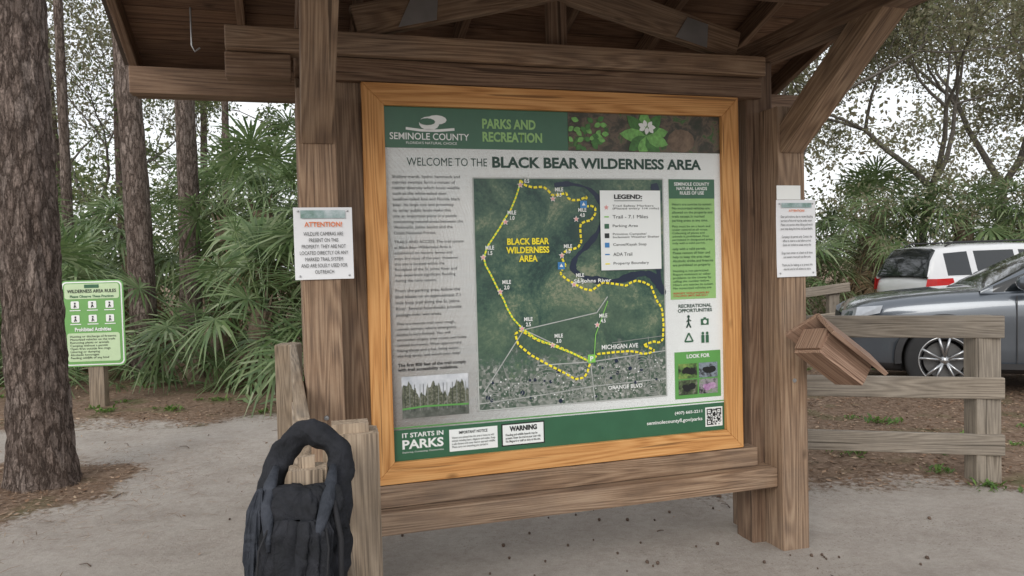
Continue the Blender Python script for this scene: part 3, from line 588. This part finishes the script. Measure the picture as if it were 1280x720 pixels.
# ------------------------------------------------------------------ vehicles
TYRE=plain('tyre_rubber',(.022,.022,.023),.85); RIM=plain('alloy_rim',(.45,.46,.47),.3,.85,var=.05); GLASS=plain('car_glass',(.012,.015,.017),.06,spec=.8,var=.1)
CLAD=plain('black_cladding',(.022,.022,.024),.6); LAMP=plain('headlamp_lens',(.45,.47,.5),.1,.3); TAIL=plain('tail_lamp',(.5,.02,.02),.2); DISC=plain('brake_disc',(.12,.12,.12),.5,.6)
def car(name,loc,rot,paint,roofrails=True):
    E=empty(name,loc,rot)
    st_=[(2.46,.50,.42,.74),(2.43,.68,.34,.88),(2.34,.82,.27,.97),(2.15,.89,.23,1.035),(1.85,.93,.21,1.08),(1.45,.945,.21,1.115),(1.1,.95,.21,1.14),(.8,.95,.21,1.155),(.2,.955,.21,1.16),(-.6,.955,.21,1.165),(-1.4,.95,.21,1.18),(-1.9,.94,.22,1.19),(-2.2,.91,.25,1.18),(-2.36,.85,.32,1.12),(-2.42,.72,.42,.95)]
    V=[];F=[];nr=0
    for (x,w,zb,zt) in st_:
        h=zt-zb
        half=[(0,zb),(w*.85,zb),(w*.965,zb+.06*h),(w*.99,zb+.22*h),(w*.985,zb+.42*h),(w,zb+.60*h),(w*1.0,zb+.75*h),(w*.975,zb+.87*h),(w*.93,zb+.95*h),(w*.82,zt),(w*.4,zt+.018),(0,zt+.022)]
        ring=[(y,z) for y,z in half]+[(-y,z) for y,z in half[-2:0:-1]]; nr=len(ring)
        V+=[(x,y,z) for y,z in ring]
    for k in range(len(st_)-1):
        for j in range(nr): F.append((k*nr+j,k*nr+(j+1)%nr,(k+1)*nr+(j+1)%nr,(k+1)*nr+j))
    F.append(tuple(range(nr))[::-1]); e=(len(st_)-1)*nr; F.append(tuple(e+j for j in range(nr)))
    body=obj('body',V,F,[paint,CLAD],E,smooth=True)
    bm=bmesh.new(); bm.from_mesh(body.data); bmesh.ops.recalc_face_normals(bm,faces=bm.faces)
    bm.to_mesh(body.data); bm.free()
    sub=body.modifiers.new('s','SUBSURF'); sub.levels=1; sub.render_levels=1
    cutters=[]
    for x in (1.45,-1.42):
        for s in (-1,1):
            c=MB(); prof=[(.001,-.2),(.43,-.2),(.43,.22),(.001,.22)]; c.lathe(prof,(x,s*.86,.40),40)
            cm=bpy.data.meshes.new('cut'); cm.from_pydata(c.V,[],c.F); bmx=bmesh.new(); bmx.from_mesh(cm); bmesh.ops.remove_doubles(bmx,verts=bmx.verts,dist=.002); bmesh.ops.recalc_face_normals(bmx,faces=bmx.faces); bmx.to_mesh(cm); bmx.free()
            cm.materials.append(CLAD); co=bpy.data.objects.new('cut',cm); COL.objects.link(co); co.parent=E; cutters.append(co)
            md=body.modifiers.new('b','BOOLEAN'); md.operation='DIFFERENCE'; md.object=co; md.solver='EXACT'
    bpy.context.view_layer.update()
    me=bpy.data.meshes.new_from_object(body.evaluated_get(bpy.context.evaluated_depsgraph_get()))
    body.modifiers.clear(); body.data=me
    for c in cutters: bpy.data.objects.remove(c)
    for p in me.polygons:
        if p.center.z<.36: p.material_index=1
    gs=[(1.10,1.13),(.98,1.20),(.62,1.40),(.30,1.56),(.12,1.63),(-.12,1.675),(-.20,1.68),(-.75,1.70),(-.84,1.70),(-1.55,1.69),(-1.66,1.685),(-2.06,1.65),(-2.16,1.63),(-2.28,1.44),(-2.38,1.16)]
    V=[];F=[];MI=[]
    for (x,zt) in gs:
        f=(zt-1.10)/.6; wb=.875 if x>-1.9 else .875-.20*(-1.9-x); wt=wb-.20*f
        half=[(wb,1.10),(wb-.012,1.10+.12*(zt-1.1)),(wt+.035,1.10+.80*(zt-1.1)),(wt+.0,1.10+.93*(zt-1.1)),(wt-.10,zt-.004),(0,zt+.015*f)]
        V+=[(x,y,z) for y,z in half]+[(x,-y,z) for y,z in half[-2::-1]]
    n=11
    for k in range(len(gs)-1):
        xa,xb=gs[k][0],gs[k+1][0]
        for j in range(n-1):
            side=j in (1,8); top=j in (3,4,5,6); mm=0
            if side and xa<=.98 and xb>=-2.07 and (xa,xb) not in ((-.12,-.20),(-.75,-.84),(-1.55,-1.66)): mm=1
            if top and .12<=xb and xa<=.98: mm=1
            if top and xa<=-2.16: mm=1
            F.append((k*n+j,k*n+j+1,(k+1)*n+j+1,(k+1)*n+j)); MI.append(mm)
    obj('greenhouse',V,F,[paint,GLASS],E,MI,smooth=True)
    for wi,x in enumerate((1.45,-1.42)):
        for s in (-1,1):
            w=MB(); y=s*.86
            w.lathe([(.235,-.11),(.36,-.115),(.385,-.09),(.39,0),(.385,.09),(.36,.115),(.235,.11)],(x,y,.385),40,0)
            w.lathe([(.25,s*.112),(.262,s*.118),(.262,s*.09),(.235,s*.06),(.235,-s*.1)],(x,y,.385),40,1)
            w.lathe([(.001,s*.02),(.2,s*.02)],(x,y,.385),32,2)
            w.lathe([(.001,s*.105),(.045,s*.10),(.05,s*.06)],(x,y,.385),20,1)
            for k in range(5):
                for da in (-.14,.14):
                    a=2*math.pi*k/5+.3; a1=a+da*.4; a2=a+da*1.5
                    p0=Vector((x+.04*math.cos(a1),y+s*.088,.385+.04*math.sin(a1))); p1=Vector((x+.25*math.cos(a2),y+s*.10,.385+.25*math.sin(a2)))
                    w.tube([p0,p0.lerp(p1,.5),p1],[.018,.014,.017],6,1)
            w.make('wheel',[TYRE,RIM,DISC],E,True)
            ar=MB(); rr0,rr1=.425,.49; yb=s*.962; N_=24
            pr=[]
            for k in range(N_+1):
                a=math.pi*1.08*k/N_-.04*math.pi; pr.append((math.cos(a),math.sin(a)))
            for k in range(N_):
                (c0,s0),(c1,s1)=pr[k],pr[k+1]; P_=lambda r,c,ss,yy:(x+r*c,yy,.40+r*ss)
                ar.quad(P_(rr0,c0,s0,yb),P_(rr1,c0,s0,yb-s*.012),P_(rr1,c1,s1,yb-s*.012),P_(rr0,c1,s1,yb)); ar.quad(P_(rr0,c0,s0,yb),P_(rr0,c1,s1,yb),P_(rr0,c1,s1,yb-s*.06),P_(rr0,c0,s0,yb-s*.06)); ar.quad(P_(rr1,c0,s0,yb-s*.012),P_(rr1,c1,s1,yb-s*.012),P_(rr1,c1,s1,yb-s*.06),P_(rr1,c0,s0,yb-s*.06))
            ar.make('arch_trim',CLAD,E)
    for s in (-1,1):
        h=MB(); h.V=[(2.45,s*.52,.80),(2.445,s*.54,.90),(2.30,s*.80,.96),(2.05,s*.925,.985),(2.08,s*.94,.90),(2.33,s*.84,.84)]; h.F=[(0,1,2,5),(5,2,3,4)]; h.M=[0,0]; h.make('headlamp',LAMP,E)
        t=MB(); t.V=[(-2.30,s*.90,1.12),(-2.40,s*.80,1.12),(-2.435,s*.78,.90),(-2.30,s*.915,.90),(-2.02,s*.953,1.02),(-2.05,s*.945,1.13)]; t.F=[(0,1,2,3),(0,3,4,5)]; t.M=[0,0]; t.make('tail_lamp',TAIL,E)
        mr=MB(); mr.lathe([(.001,-.10),(.07,-.09),(.085,0),(.07,.08),(.001,.1)],(.72,s*1.02,1.22),16); mr.make('mirror',paint,E,True)
        d_=MB()
        for x in (.78,-.28,-1.05): d_.box(x-.005,x+.005,s*.953,s*.9585,.34,1.08,0)
        d_.box(-1.0,.95,s*.95,s*.9595,.30,.36,0); d_.make('door_seams',CLAD,E)
        d_=MB(); 
        for x in (-.14,-.98): d_.box(x-.02,x+.16,s*.955,s*.975,.985,1.01,0)
        d_.make('door_handles',paint,E)
        if roofrails:
            d_=MB(); d_.tube([(.1,s*.60,1.66),(-.05,s*.61,1.73),(-1.8,s*.60,1.73),(-1.95,s*.58,1.66)],[.014]*4,8); d_.make('roof_rail',CLAD,E,True)
    gr=MB(); gr.V=[(2.475,-.48,.66),(2.475,.48,.66),(2.455,.50,.86),(2.455,-.50,.86),(2.472,-.6,.36),(2.472,.6,.36),(2.478,.52,.54),(2.478,-.52,.54)]; gr.F=[(0,1,2,3),(4,5,6,7)]; gr.M=[0,0]; gr.make('grille',CLAD,E)
    pl=MB(); pl.box(2.478,2.484,-.16,.16,.50,.6,0); pl.make('number_plate',WHITE,E)
    return E
GP=plain('grey_car_paint',(.095,.11,.13),.25,.4,var=.03,coat=1.0); WP=plain('white_car_paint',(.62,.63,.64),.25,var=.02,coat=1.0)
h=math.pi-R(20)
ca,sa=math.cos(h),math.sin(h)
wx,wy=1.45,.86
cands=[(4.69-(wx*ca-s*wy*sa),8.27-(wx*sa+s*wy*ca)) for s in (-1,1)]
C=max(cands,key=lambda c:c[1])
car('parked_car',(C[0],C[1],0),h,GP)
car('parked_car',(9.25,13.6,.0),R(4),WP)
# ------------------------------------------------------------------ vegetation
m,nt,b,_=newmat('pine_bark'); tc=nd(nt,'ShaderNodeTexCoord'); mp=nd(nt,'ShaderNodeMapping',{'Vector':tc.outputs['Object'],'Scale':(1,1,.24)})
w_=nd(nt,'ShaderNodeTexNoise',{'Vector':mp.outputs[0],'Scale':14.,'Detail':6.,'Roughness':.7})
wv=nd(nt,'ShaderNodeVectorMath',{0:mp.outputs[0],1:nd(nt,'ShaderNodeVectorMath',{0:w_.outputs['Color'],'Scale':.14},operation='SCALE').outputs[0]},operation='ADD').outputs[0]
ve=nd(nt,'ShaderNodeTexVoronoi',{'Vector':wv,'Scale':17.},feature='DISTANCE_TO_EDGE').outputs['Distance']
vc=nd(nt,'ShaderNodeTexVoronoi',{'Vector':wv,'Scale':17.}).outputs['Color']
ve2=nd(nt,'ShaderNodeTexVoronoi',{'Vector':wv,'Scale':46.},feature='DISTANCE_TO_EDGE').outputs['Distance']
bn=nd(nt,'ShaderNodeTexNoise',{'Vector':tc.outputs['Object'],'Scale':60.,'Detail':8.,'Roughness':.75}).outputs[0]
pc=ramp(nt,vc,[(.1,(.17,.125,.105)),(.5,(.25,.19,.16)),(.9,(.35,.285,.25))]); pc=mixc(nt,.45,pc,ramp(nt,bn,[(.3,(.09,.065,.055)),(.7,(.42,.345,.30))]))
pc=mixc(nt,ramp(nt,ve,[(.0,.85),(.12,0.)]),pc,(.055,.038,.03))
pc=mixc(nt,ramp(nt,ve2,[(.0,.4),(.10,0.)]),pc,(.08,.056,.045))
nt.links.new(pc,b.inputs['Base Color']); b.inputs['Roughness'].default_value=.95; b.inputs['Specular IOR Level'].default_value=.1
bump(nt,b,math_(nt,'ADD',math_(nt,'ADD',ramp(nt,ve,[(0.,0.),(.16,1.)]),math_(nt,'MULTIPLY',ramp(nt,ve2,[(0.,0.),(.12,1.)]),.4)),math_(nt,'MULTIPLY',bn,.7)),.9,.02); BARK=m
BARK2=patch('oak_bark',[(.3,(.06,.05,.042)),(.55,(.13,.115,.10)),(.75,(.23,.21,.185))],14,8,rough=.9)
THATCH=patch('palm_trunk_thatch',[(.3,(.05,.035,.025)),(.55,(.14,.105,.07)),(.75,(.25,.20,.14))],18,8,rough=.95)
L_PINE=leafmat('pine_needles',[(.03,.06,.02),(.07,.11,.035),(.10,.13,.05)])
L_PALM=leafmat('palm_frond',[(.085,.145,.055),(.16,.235,.09),(.26,.335,.16),(.11,.185,.07),(.35,.41,.24)],.38,.36,.6)
L_DARK=leafmat('understory_leaves',[(.05,.085,.03),(.11,.15,.05),(.17,.205,.08),(.24,.24,.13)],.5,.42)
L_OLIVE=leafmat('oak_leaves_and_moss',[(.16,.17,.085),(.24,.235,.135),(.31,.30,.20),(.20,.17,.11),(.35,.34,.25),(.13,.165,.07)],.7,.48,.2)
L_WEED=leafmat('weed_leaves',[(.07,.14,.03),(.14,.25,.05),(.2,.3,.08)])
L_LITTER=leafmat('dead_leaves',[(.11,.065,.04),(.22,.13,.08),(.32,.21,.14),(.40,.30,.21),(.15,.09,.06)],.8,.05,.2)
L_DEAD=leafmat('dead_fronds',[(.16,.105,.06),(.28,.20,.12),(.36,.28,.19)],.8,.15,.2)
def leafquads(C,size,asp=.5,up=.3):
    n=len(C); d=rng.normal(size=(n,3)); d/=np.linalg.norm(d,axis=1)[:,None]
    e=rng.normal(size=(n,3)); e[:,2]*=(1-up); e-=d*(e*d).sum(1)[:,None]; e/=np.linalg.norm(e,axis=1)[:,None]
    s=(size*(.6+.8*rng.random(n)))[:,None]; 
    return np.stack([C-d*s*.5,C+e*s*asp*.5,C+d*s*.5,C-e*s*asp*.5],1)
def clumps(cent,rad,nper,size,asp=.5):
    out=[]
    for c,r in zip(cent,rad):
        k=rng.normal(size=(nper,3)); k/=np.linalg.norm(k,axis=1)[:,None]; k*=(rng.random(nper)**.45)[:,None]*np.array([1,1,.65])*r
        out.append(k+np.array(c))
    P=np.concatenate(out); return leafquads(P,np.full(len(P),size),asp)
def addleaves(name,quads,mat,parent=None):
    me=fastmesh(name,quads.reshape(-1,3),4,mat); o=bpy.data.objects.new(name,me); COL.objects.link(o)
    if parent: o.parent=parent
    return o
def bark_trunk(name,base,top,r0,r1,mat,parent,seg=64,dz=.04,amp=.012,flare=.35):
    b0=Vector(base);t0=Vector(top);L=(t0-b0).length;n=int(L/dz);V=[]
    for k in range(n+1):
        f=k/n; z=f*L; c=b0.lerp(t0,f); c.x+=.05*math.sin(z*.5+base[0]); r=r0+(r1-r0)*f; r*=1+flare*math.exp(-z/.22)
        for j in range(seg):
            a=2*math.pi*j/seg; q=Vector((math.cos(a)*r*17,math.sin(a)*r*17,z*4.5+base[0]))
            rr=r+amp*(noise.noise(q)*1.2+.8*noise.noise(q*2.2)+.4*noise.noise(q*4.7))+(flare*.12*r*math.cos(5*a+1)*math.exp(-z/.3))
            V.append((c.x+rr*math.cos(a),c.y+rr*math.sin(a),c.z+0))
    F=[(k*seg+j,k*seg+(j+1)%seg,(k+1)*seg+(j+1)%seg,(k+1)*seg+j) for k in range(n) for j in range(seg)]
    return obj('trunk',V,F,mat,parent,smooth=True)
def pine(x,y,r,h,lean=(0,0),near=False,crown=True):
    E=empty('pine_tree'); top=(x+lean[0],y+lean[1],h)
    bark_trunk('trunk',(x,y,-.05),top,r,r*.55,BARK,E,110 if near else 18,.025 if near else .15,.016 if near else .01)
    if crown:
        B=MB(); cs=[]; rs=[]
        for i in range(16):
            z=h*(.62+.38*i/15); a=i*2.4; L=(1.9-1.2*i/15)*(.8+.4*random.random()); f=z/h
            p=Vector((x+lean[0]*f,y+lean[1]*f,z)); q=p+Vector((math.cos(a)*L,math.sin(a)*L,.35*L))
            B.tube([p,p.lerp(q,.5)+Vector((0,0,-.05)),q],[.05,.035,.015],6)
            for k in (.6,.85,1.05): cs.append(tuple(p.lerp(q,k)+Vector((random.uniform(-.3,.3),random.uniform(-.3,.3),.1)))); rs.append(.5)
        B.make('limbs',BARK,E,True); addleaves('crown',clumps(cs,rs,40,.28,.12),L_PINE,E)
    return E
pine(-3.53,5.60,.205,13,(.05,.1),near=True)
pine(-5.62,11.5,.20,15,(-.35,.2)); pine(-5.65,13.2,.19,14,(.25,0))
for (x,y,r,h,l) in ((-8.6,15,.11,13,-.3),(-11.5,17,.16,16,.3),(-7.2,19,.10,15,.4),(-13,22,.17,17,-.4),(-9.6,24,.12,16,.2),(-4.2,21,.13,15,.2),(-17,24,.2,17,0),(-6.1,27,.14,17,-.3),(-2.4,18,.12,14,.2),(-10.2,20,.09,15,.1)):
    pine(x,y,r,h,(l,0))
def palm_mesh(seed,hc,nf,trunk=True):
    rs=random.Random(seed); B=MB()
    def fan(B,o,az,el,pl,Rr,mi,droop):
        dh=Vector((math.cos(az),math.sin(az),0)); p0=Vector(o); d0=dh*math.cos(el)+Vector((0,0,math.sin(el)))
        p1=p0+d0*pl*.55; p2=p0+d0*pl+Vector((0,0,-droop*pl*.35)); B.tube([p0,p1,p2],[.014,.011,.008],4,mi,cap=False)
        fw=(p2-p1).normalized(); side=fw.cross(Vector((0,0,1))).normalized(); side=(side+Vector((rs.uniform(-.3,.3),rs.uniform(-.3,.3),rs.uniform(-.6,.6)))).normalized(); side=(side-fw*side.dot(fw)).normalized(); up=side.cross(fw)
        ns=26
        for i in range(ns):
            a=R(-125+250*i/(ns-1))+rs.uniform(-.03,.03); dirn=(fw*math.cos(a)+side*math.sin(a)+up*.12*(-1 if i%2 else 1)*.6).normalized(); L=Rr*(.68+.32*math.cos(a*.55))*rs.uniform(.9,1.08)
            wd=up.cross(dirn).normalized(); prev=None; dr=droop*rs.uniform(.6,1.5)
            for s,w in ((.02,.006),(.38,.028),(.72,.018),(1,.002)):
                c=p2+dirn*L*s+Vector((0,0,-dr*.45*L*s**2.6))+up*(.10*L*s*(1-s)); l=c-wd*w*Rr;r=c+wd*w*Rr
                if prev: B.quad(tuple(prev[0]),tuple(prev[1]),tuple(r),tuple(l),mi)
                prev=(l,r)
    for i in range(nf):
        el=R(rs.uniform(-25,80)); fan(B,(rs.uniform(-.06,.06),rs.uniform(-.06,.06),hc+rs.uniform(-.15,.15)),i*2.4+rs.uniform(-.3,.3),el,rs.uniform(.6,1.4),rs.uniform(.55,1.0),0,rs.uniform(.3,1.0))
    for i in range(6): fan(B,(0,0,hc-.2),i*1.1+seed,R(-60),rs.uniform(.5,.9),.7,2,1.2)
    if trunk: 
        n=8; B.tube([(0.03*math.sin(k),.03*math.cos(k),hc*k/n-.1) for k in range(n+1)],[.16+.03*rs.random() for k in range(n+1)],12,1)
        for k in range(int(hc*16)):
            a=k*2.1; z=.15+k/16; p=Vector((.15*math.cos(a),.15*math.sin(a),z)); B.tube([p,p+Vector((.09*math.cos(a),.09*math.sin(a),.2))],[.03,.012],4,1)
    me=bpy.data.meshes.new('fan_palm_mesh'); me.from_pydata(B.V,[],B.F)
    for mm in (L_PALM,THATCH,L_DEAD): me.materials.append(mm)
    me.polygons.foreach_set('material_index',B.M); me.update(); return me
PM=[palm_mesh(1,.5,18),palm_mesh(2,1.1,19),palm_mesh(3,1.9,20),palm_mesh(4,2.8,22),palm_mesh(5,.25,18,False)]
def palm(x,y,k,s=1.):
    o=bpy.data.objects.new('fan_palm',PM[k]); o.location=(x,y,0); o.rotation_euler[2]=random.random()*6.28; o.scale=(s,s,s*random.uniform(.85,1.1)); COL.objects.link(o)
for (x,y,k,s) in ((-2.55,9.6,0,.95),(-1.6,9.9,1,1.0),(-3.5,10.6,1,.95),(-2.3,11.2,2,1.05),(-4.1,12.6,3,.9),(-3.0,12.6,2,1.1),(-1.3,11.8,3,1.0),(-4.7,11.2,0,.9),(-6.9,11.8,1,.9),(-7.9,11.2,0,1.0),(-6.8,13.8,2,1.0),(-8.6,13.6,2,1.0),(-10.8,14.2,2,1.1),(-2.0,14.2,3,1.2),(-9.2,15.8,2,1.2),(-5.6,15.,3,1.1),(-.2,10.6,2,1),(.9,11.5,1,1),(.4,13,3,1.1),(-3.6,15.4,3,1.2),(-12.5,15.5,2,1.2),(-13.8,17.5,3,1.2),(-6.0,10.4,4,.8),(-8.7,10.6,4,.9),(-10.4,11.4,1,1),
    (2.6,13.6,1,1.0),(3.7,14.2,0,1.1),(5.0,15.2,1,1.1),(6.3,17.2,1,1.1),(8.5,18.0,2,1.1),(10.5,17.6,2,1.1),(12.3,18,2,1.2),(14.5,19.5,2,1.2),(4.4,17,2,1.),(2.0,16,3,1.0),(16.5,20,2,1.2),(9.4,19.5,3,1.0)):
    palm(x,y,k,s)
def tree(name,base,h,r,seed,lm,depth=5,leaf=.11,nleaf=50,spread=.75,crad=.5,keep=.8):
    rs=random.Random(seed); E=empty(name); B=MB(); T=[]
    def grow(p,d,L,r,dep):
        pts=[p];q=Vector(p);dd=Vector(d)
        for k in range(3):
            dd=(dd+Vector((rs.uniform(-1,1),rs.uniform(-1,1),rs.uniform(-.5,.7)))*.26).normalized(); q=q+dd*L/3; pts.append(Vector(q))
        r1=r*.62; B.tube(pts,[r,r*.88,r*.74,r1],8 if dep>2 else 5,0,cap=False)
        if dep<=2:
            for t in (1,2,3): T.append(tuple(pts[t]))
        elif dep<=3: T.append(tuple(pts[3]))
        if dep==0: return
        nb=3 if dep>1 else 2+(rs.random()<.5)
        for i in range(nb):
            a=6.28*i/nb+rs.uniform(-.6,.6); o=dd.orthogonal().normalized(); o2=dd.cross(o); sp=spread*rs.uniform(.6,1.3)
            nd_=(dd+(o*math.cos(a)+o2*math.sin(a))*sp); nd_.z+=.08; grow(pts[-1],nd_.normalized(),L*rs.uniform(.62,.85),r1*rs.uniform(.7,.92),dep-1)
    grow(Vector(base),Vector((rs.uniform(-.15,.15),rs.uniform(-.15,.15),1)).normalized(),h*.27,r,depth)
    B.make('trunk_and_limbs',BARK2,E,True)
    rs.shuffle(T); T=T[:int(len(T)*keep)]
    q=clumps(T,[crad*rs.uniform(.5,1.2) for _ in T],nleaf,leaf,.5); addleaves('crown',q,lm,E)
    return E
tree('oak_tree',(5.6,17.5,0),11,.13,11,L_OLIVE,5,.085,46,.85,.55,.9); tree('oak_tree',(10.2,19.5,0),12,.16,12,L_OLIVE,5,.09,46,.85,.6,.9); tree('oak_tree',(14.5,22,0),13,.2,13,L_OLIVE,5,.10,38,.8,.75,.9)
tree('oak_tree',(8.0,25,0),14,.2,14,L_OLIVE,5,.12,34,.8,.85,.95); tree('oak_tree',(2.5,20,0),11,.2,15,L_DARK,5,.12,24,.8,.7); tree('oak_tree',(19,22,0),12,.2,19,L_OLIVE,5,.12,32,.8,.8)
tree('broadleaf_tree',(-3,19,0),10,.12,16,L_DARK,5,.11,24,.8,.6,.7); tree('broadleaf_tree',(-12,21,0),11,.12,17,L_OLIVE,5,.11,18,.8,.6,.55); tree('broadleaf_tree',(-7.4,23,0),10,.12,18,L_DARK,5,.11,16,.8,.6,.5)
def forest(name,n,xr,yr,zmax,pw,mat,size,nper,rad,z0=.2):
    c=[];rd=[]
    for i in range(n):
        x=rng.uniform(*xr);y=rng.uniform(*yr); z=zmax*rng.random()**pw; c.append((x,y,z+z0)); rd.append(rad*rng.uniform(.6,1.4))
    return addleaves(name,clumps(c,rd,nper,size,.5),mat)
forest('understory_shrubs',240,(-22,3),(15,22),3.6,1.4,L_DARK,.13,110,.8)
forest('background_forest',300,(-45,8),(26,44),6.5,1.5,L_DARK,.28,90,1.8)
forest('background_forest',400,(5,42),(27,40),14.5,1.0,L_OLIVE,.22,105,1.9)
forest('understory_shrubs',200,(1.5,26),(19,26),3.6,1.3,L_DARK,.13,110,.9)
forest('understory_shrubs',120,(2.2,12),(15.5,19),4.2,1.1,L_OLIVE,.08,120,.6)
# leaf litter, twigs, weeds
pts=[];sz=[]
while len(pts)<28000:
    x=random.uniform(-10,9);y=random.uniform(1.5,14) if random.random()<.6 else random.uniform(4.5,8.5); s=sandmask(x,y)
    if random.random()<(.018+.07*max(0,noise.noise(Vector((x*.9,y*.9,7)))) if s>.6 else 1.0-.6*s):
        pts.append((x,y,gh(x,y)+.008)); sz.append(random.uniform(.015,.055)*(1 if s<.6 else .7))
q=leafquads(np.array(pts),np.array(sz),.5); c=q.mean(1,keepdims=True); q[:,:,2]=c[:,:,2]+(q[:,:,2]-c[:,:,2])*.3; addleaves('leaf_litter',q,L_LITTER)
pts=[]
while len(pts)<6000:
    a=random.random()*6.28; r_=abs(random.gauss(0,.95)); x=-3.9+r_*1.3*math.cos(a); y=5.4+r_*math.sin(a)
    pts.append((x,y,gh(x,y)+.010))
q=leafquads(np.array(pts),np.full(len(pts),.11),.04); c=q.mean(1,keepdims=True); q[:,:,2]=c[:,:,2]+(q[:,:,2]-c[:,:,2])*.12; addleaves('pine_straw',q,L_LITTER)
B=MB()
for i in range(420):
    x=random.uniform(-5,5);y=random.uniform(1.8,9); s=sandmask(x,y)
    if s>.5 and random.random()<.75: continue
    a=random.random()*3.14;L=random.uniform(.03,.16); z=gh(x,y)+.006
    B.tube([(x,y,z),(x+L*.5*math.cos(a),y+L*.5*math.sin(a),z+.006),(x+L*math.cos(a+.3),y+L*math.sin(a+.3),z)],[.004,.003,.002],5)
for i in range(80):
    x=random.gauss(.5,.8);y=random.gauss(3.9,.6); z=gh(x,y)+.004; r=random.uniform(.005,.014)
    B.tube([(x,y-r,z),(x,y,z+r*.2),(x,y+r,z)],[r*.5,r*.8,r*.4],6)
B.make('twigs_and_cones',plain('dark_twig',(.11,.075,.055),.9,var=.4),smooth=True)
B=[]
def weed(x,y,s,n=26):
    for i in range(n):
        a=random.random()*6.28; d=Vector((math.cos(a),math.sin(a),random.uniform(.3,1.6))).normalized(); L=s*random.uniform(.4,1); p=Vector((x+random.gauss(0,s*.5),y+random.gauss(0,s*.5),gh(x,y))); w=d.cross(Vector((0,0,1))).normalized()*L*.14; m_=p+d*L*.55; t=p+d*L+Vector((0,0,-.15*L)); B.extend([p,m_+w,t,m_-w])
for i in range(200):
    x=random.uniform(-9,9);y=random.uniform(4,13)
    if sandmask(x,y)<.3 and not (x<-1.5 and y<7.2): weed(x,y,random.uniform(.04,.11))
for (x,y,s) in ((3.1,4.95,.10),(3.0,5.35,.09),(2.1,6.4,.12),(2.4,6.6,.12),(3.4,7.0,.13),(.82,2.95,.035),(-1.9,7.8,.1),(-3.9,8.6,.13),(-4.6,8.5,.12),(1.9,5.2,.08),(2.6,5.9,.14),(3.7,6.2,.12),(3.3,4.8,.07)): weed(x,y,s,40)
addleaves('weeds',np.array([tuple(p) for p in B]).reshape(-1,4,3),L_WEED)
# ------------------------------------------------------------------ world, sun, camera
w=bpy.data.worlds.new('World'); scene.world=w; w.use_nodes=True; nt=w.node_tree; nt.nodes.clear()
sun=Vector((-.30,-.80,.50)).normalized(); el=math.asin(sun.z); az=math.atan2(sun.x,sun.y)
sky=nd(nt,'ShaderNodeTexSky',sky_type='NISHITA',sun_disc=False,sun_elevation=el,sun_rotation=az%(2*math.pi)); sky.air_density=1.; sky.dust_density=3.
tc=nd(nt,'ShaderNodeTexCoord'); cn=nd(nt,'ShaderNodeTexNoise',{'Vector':tc.outputs['Generated'],'Scale':2.5,'Detail':5.}).outputs[0]
cloud=ramp(nt,cn,[(.3,(.84,.87,.92)),(.7,(1.0,1.0,1.0))]); cl=nd(nt,'ShaderNodeVectorMath',{0:cloud,'Scale':8.8},operation='SCALE').outputs[0]
cm=nd(nt,'ShaderNodeMixRGB',{0:.85,1:sky.outputs[0],2:cl})
bg=nd(nt,'ShaderNodeBackground',{0:cm.outputs[0],1:.15}); wo=nd(nt,'ShaderNodeOutputWorld',{0:bg.outputs[0]})
sl=bpy.data.lights.new('sun','SUN'); sl.energy=1.4; sl.angle=R(30); sl.color=(1,.98,.94); so=bpy.data.objects.new('sun',sl); COL.objects.link(so); so.rotation_euler=sun.to_track_quat('Z','Y').to_euler()
cam=bpy.data.cameras.new('camera'); cam.lens=26.72; cam.sensor_width=36; cam.clip_end=2000; cam.clip_start=.05
co=bpy.data.objects.new('camera',cam); COL.objects.link(co)
p=math.atan(30/950); r=.026
f=Vector((0,math.cos(p),-math.sin(p))); r0=Vector((1,0,0)); u0=Vector((0,math.sin(p),math.cos(p)))
rt=r0*math.cos(r)-u0*math.sin(r); up=r0*math.sin(r)+u0*math.cos(r)
M=Matrix.Identity(4)
for i in range(3): M[i][0]=rt[i];M[i][1]=up[i];M[i][2]=-f[i]
M[2][3]=1.55; co.matrix_world=M; scene.camera=co
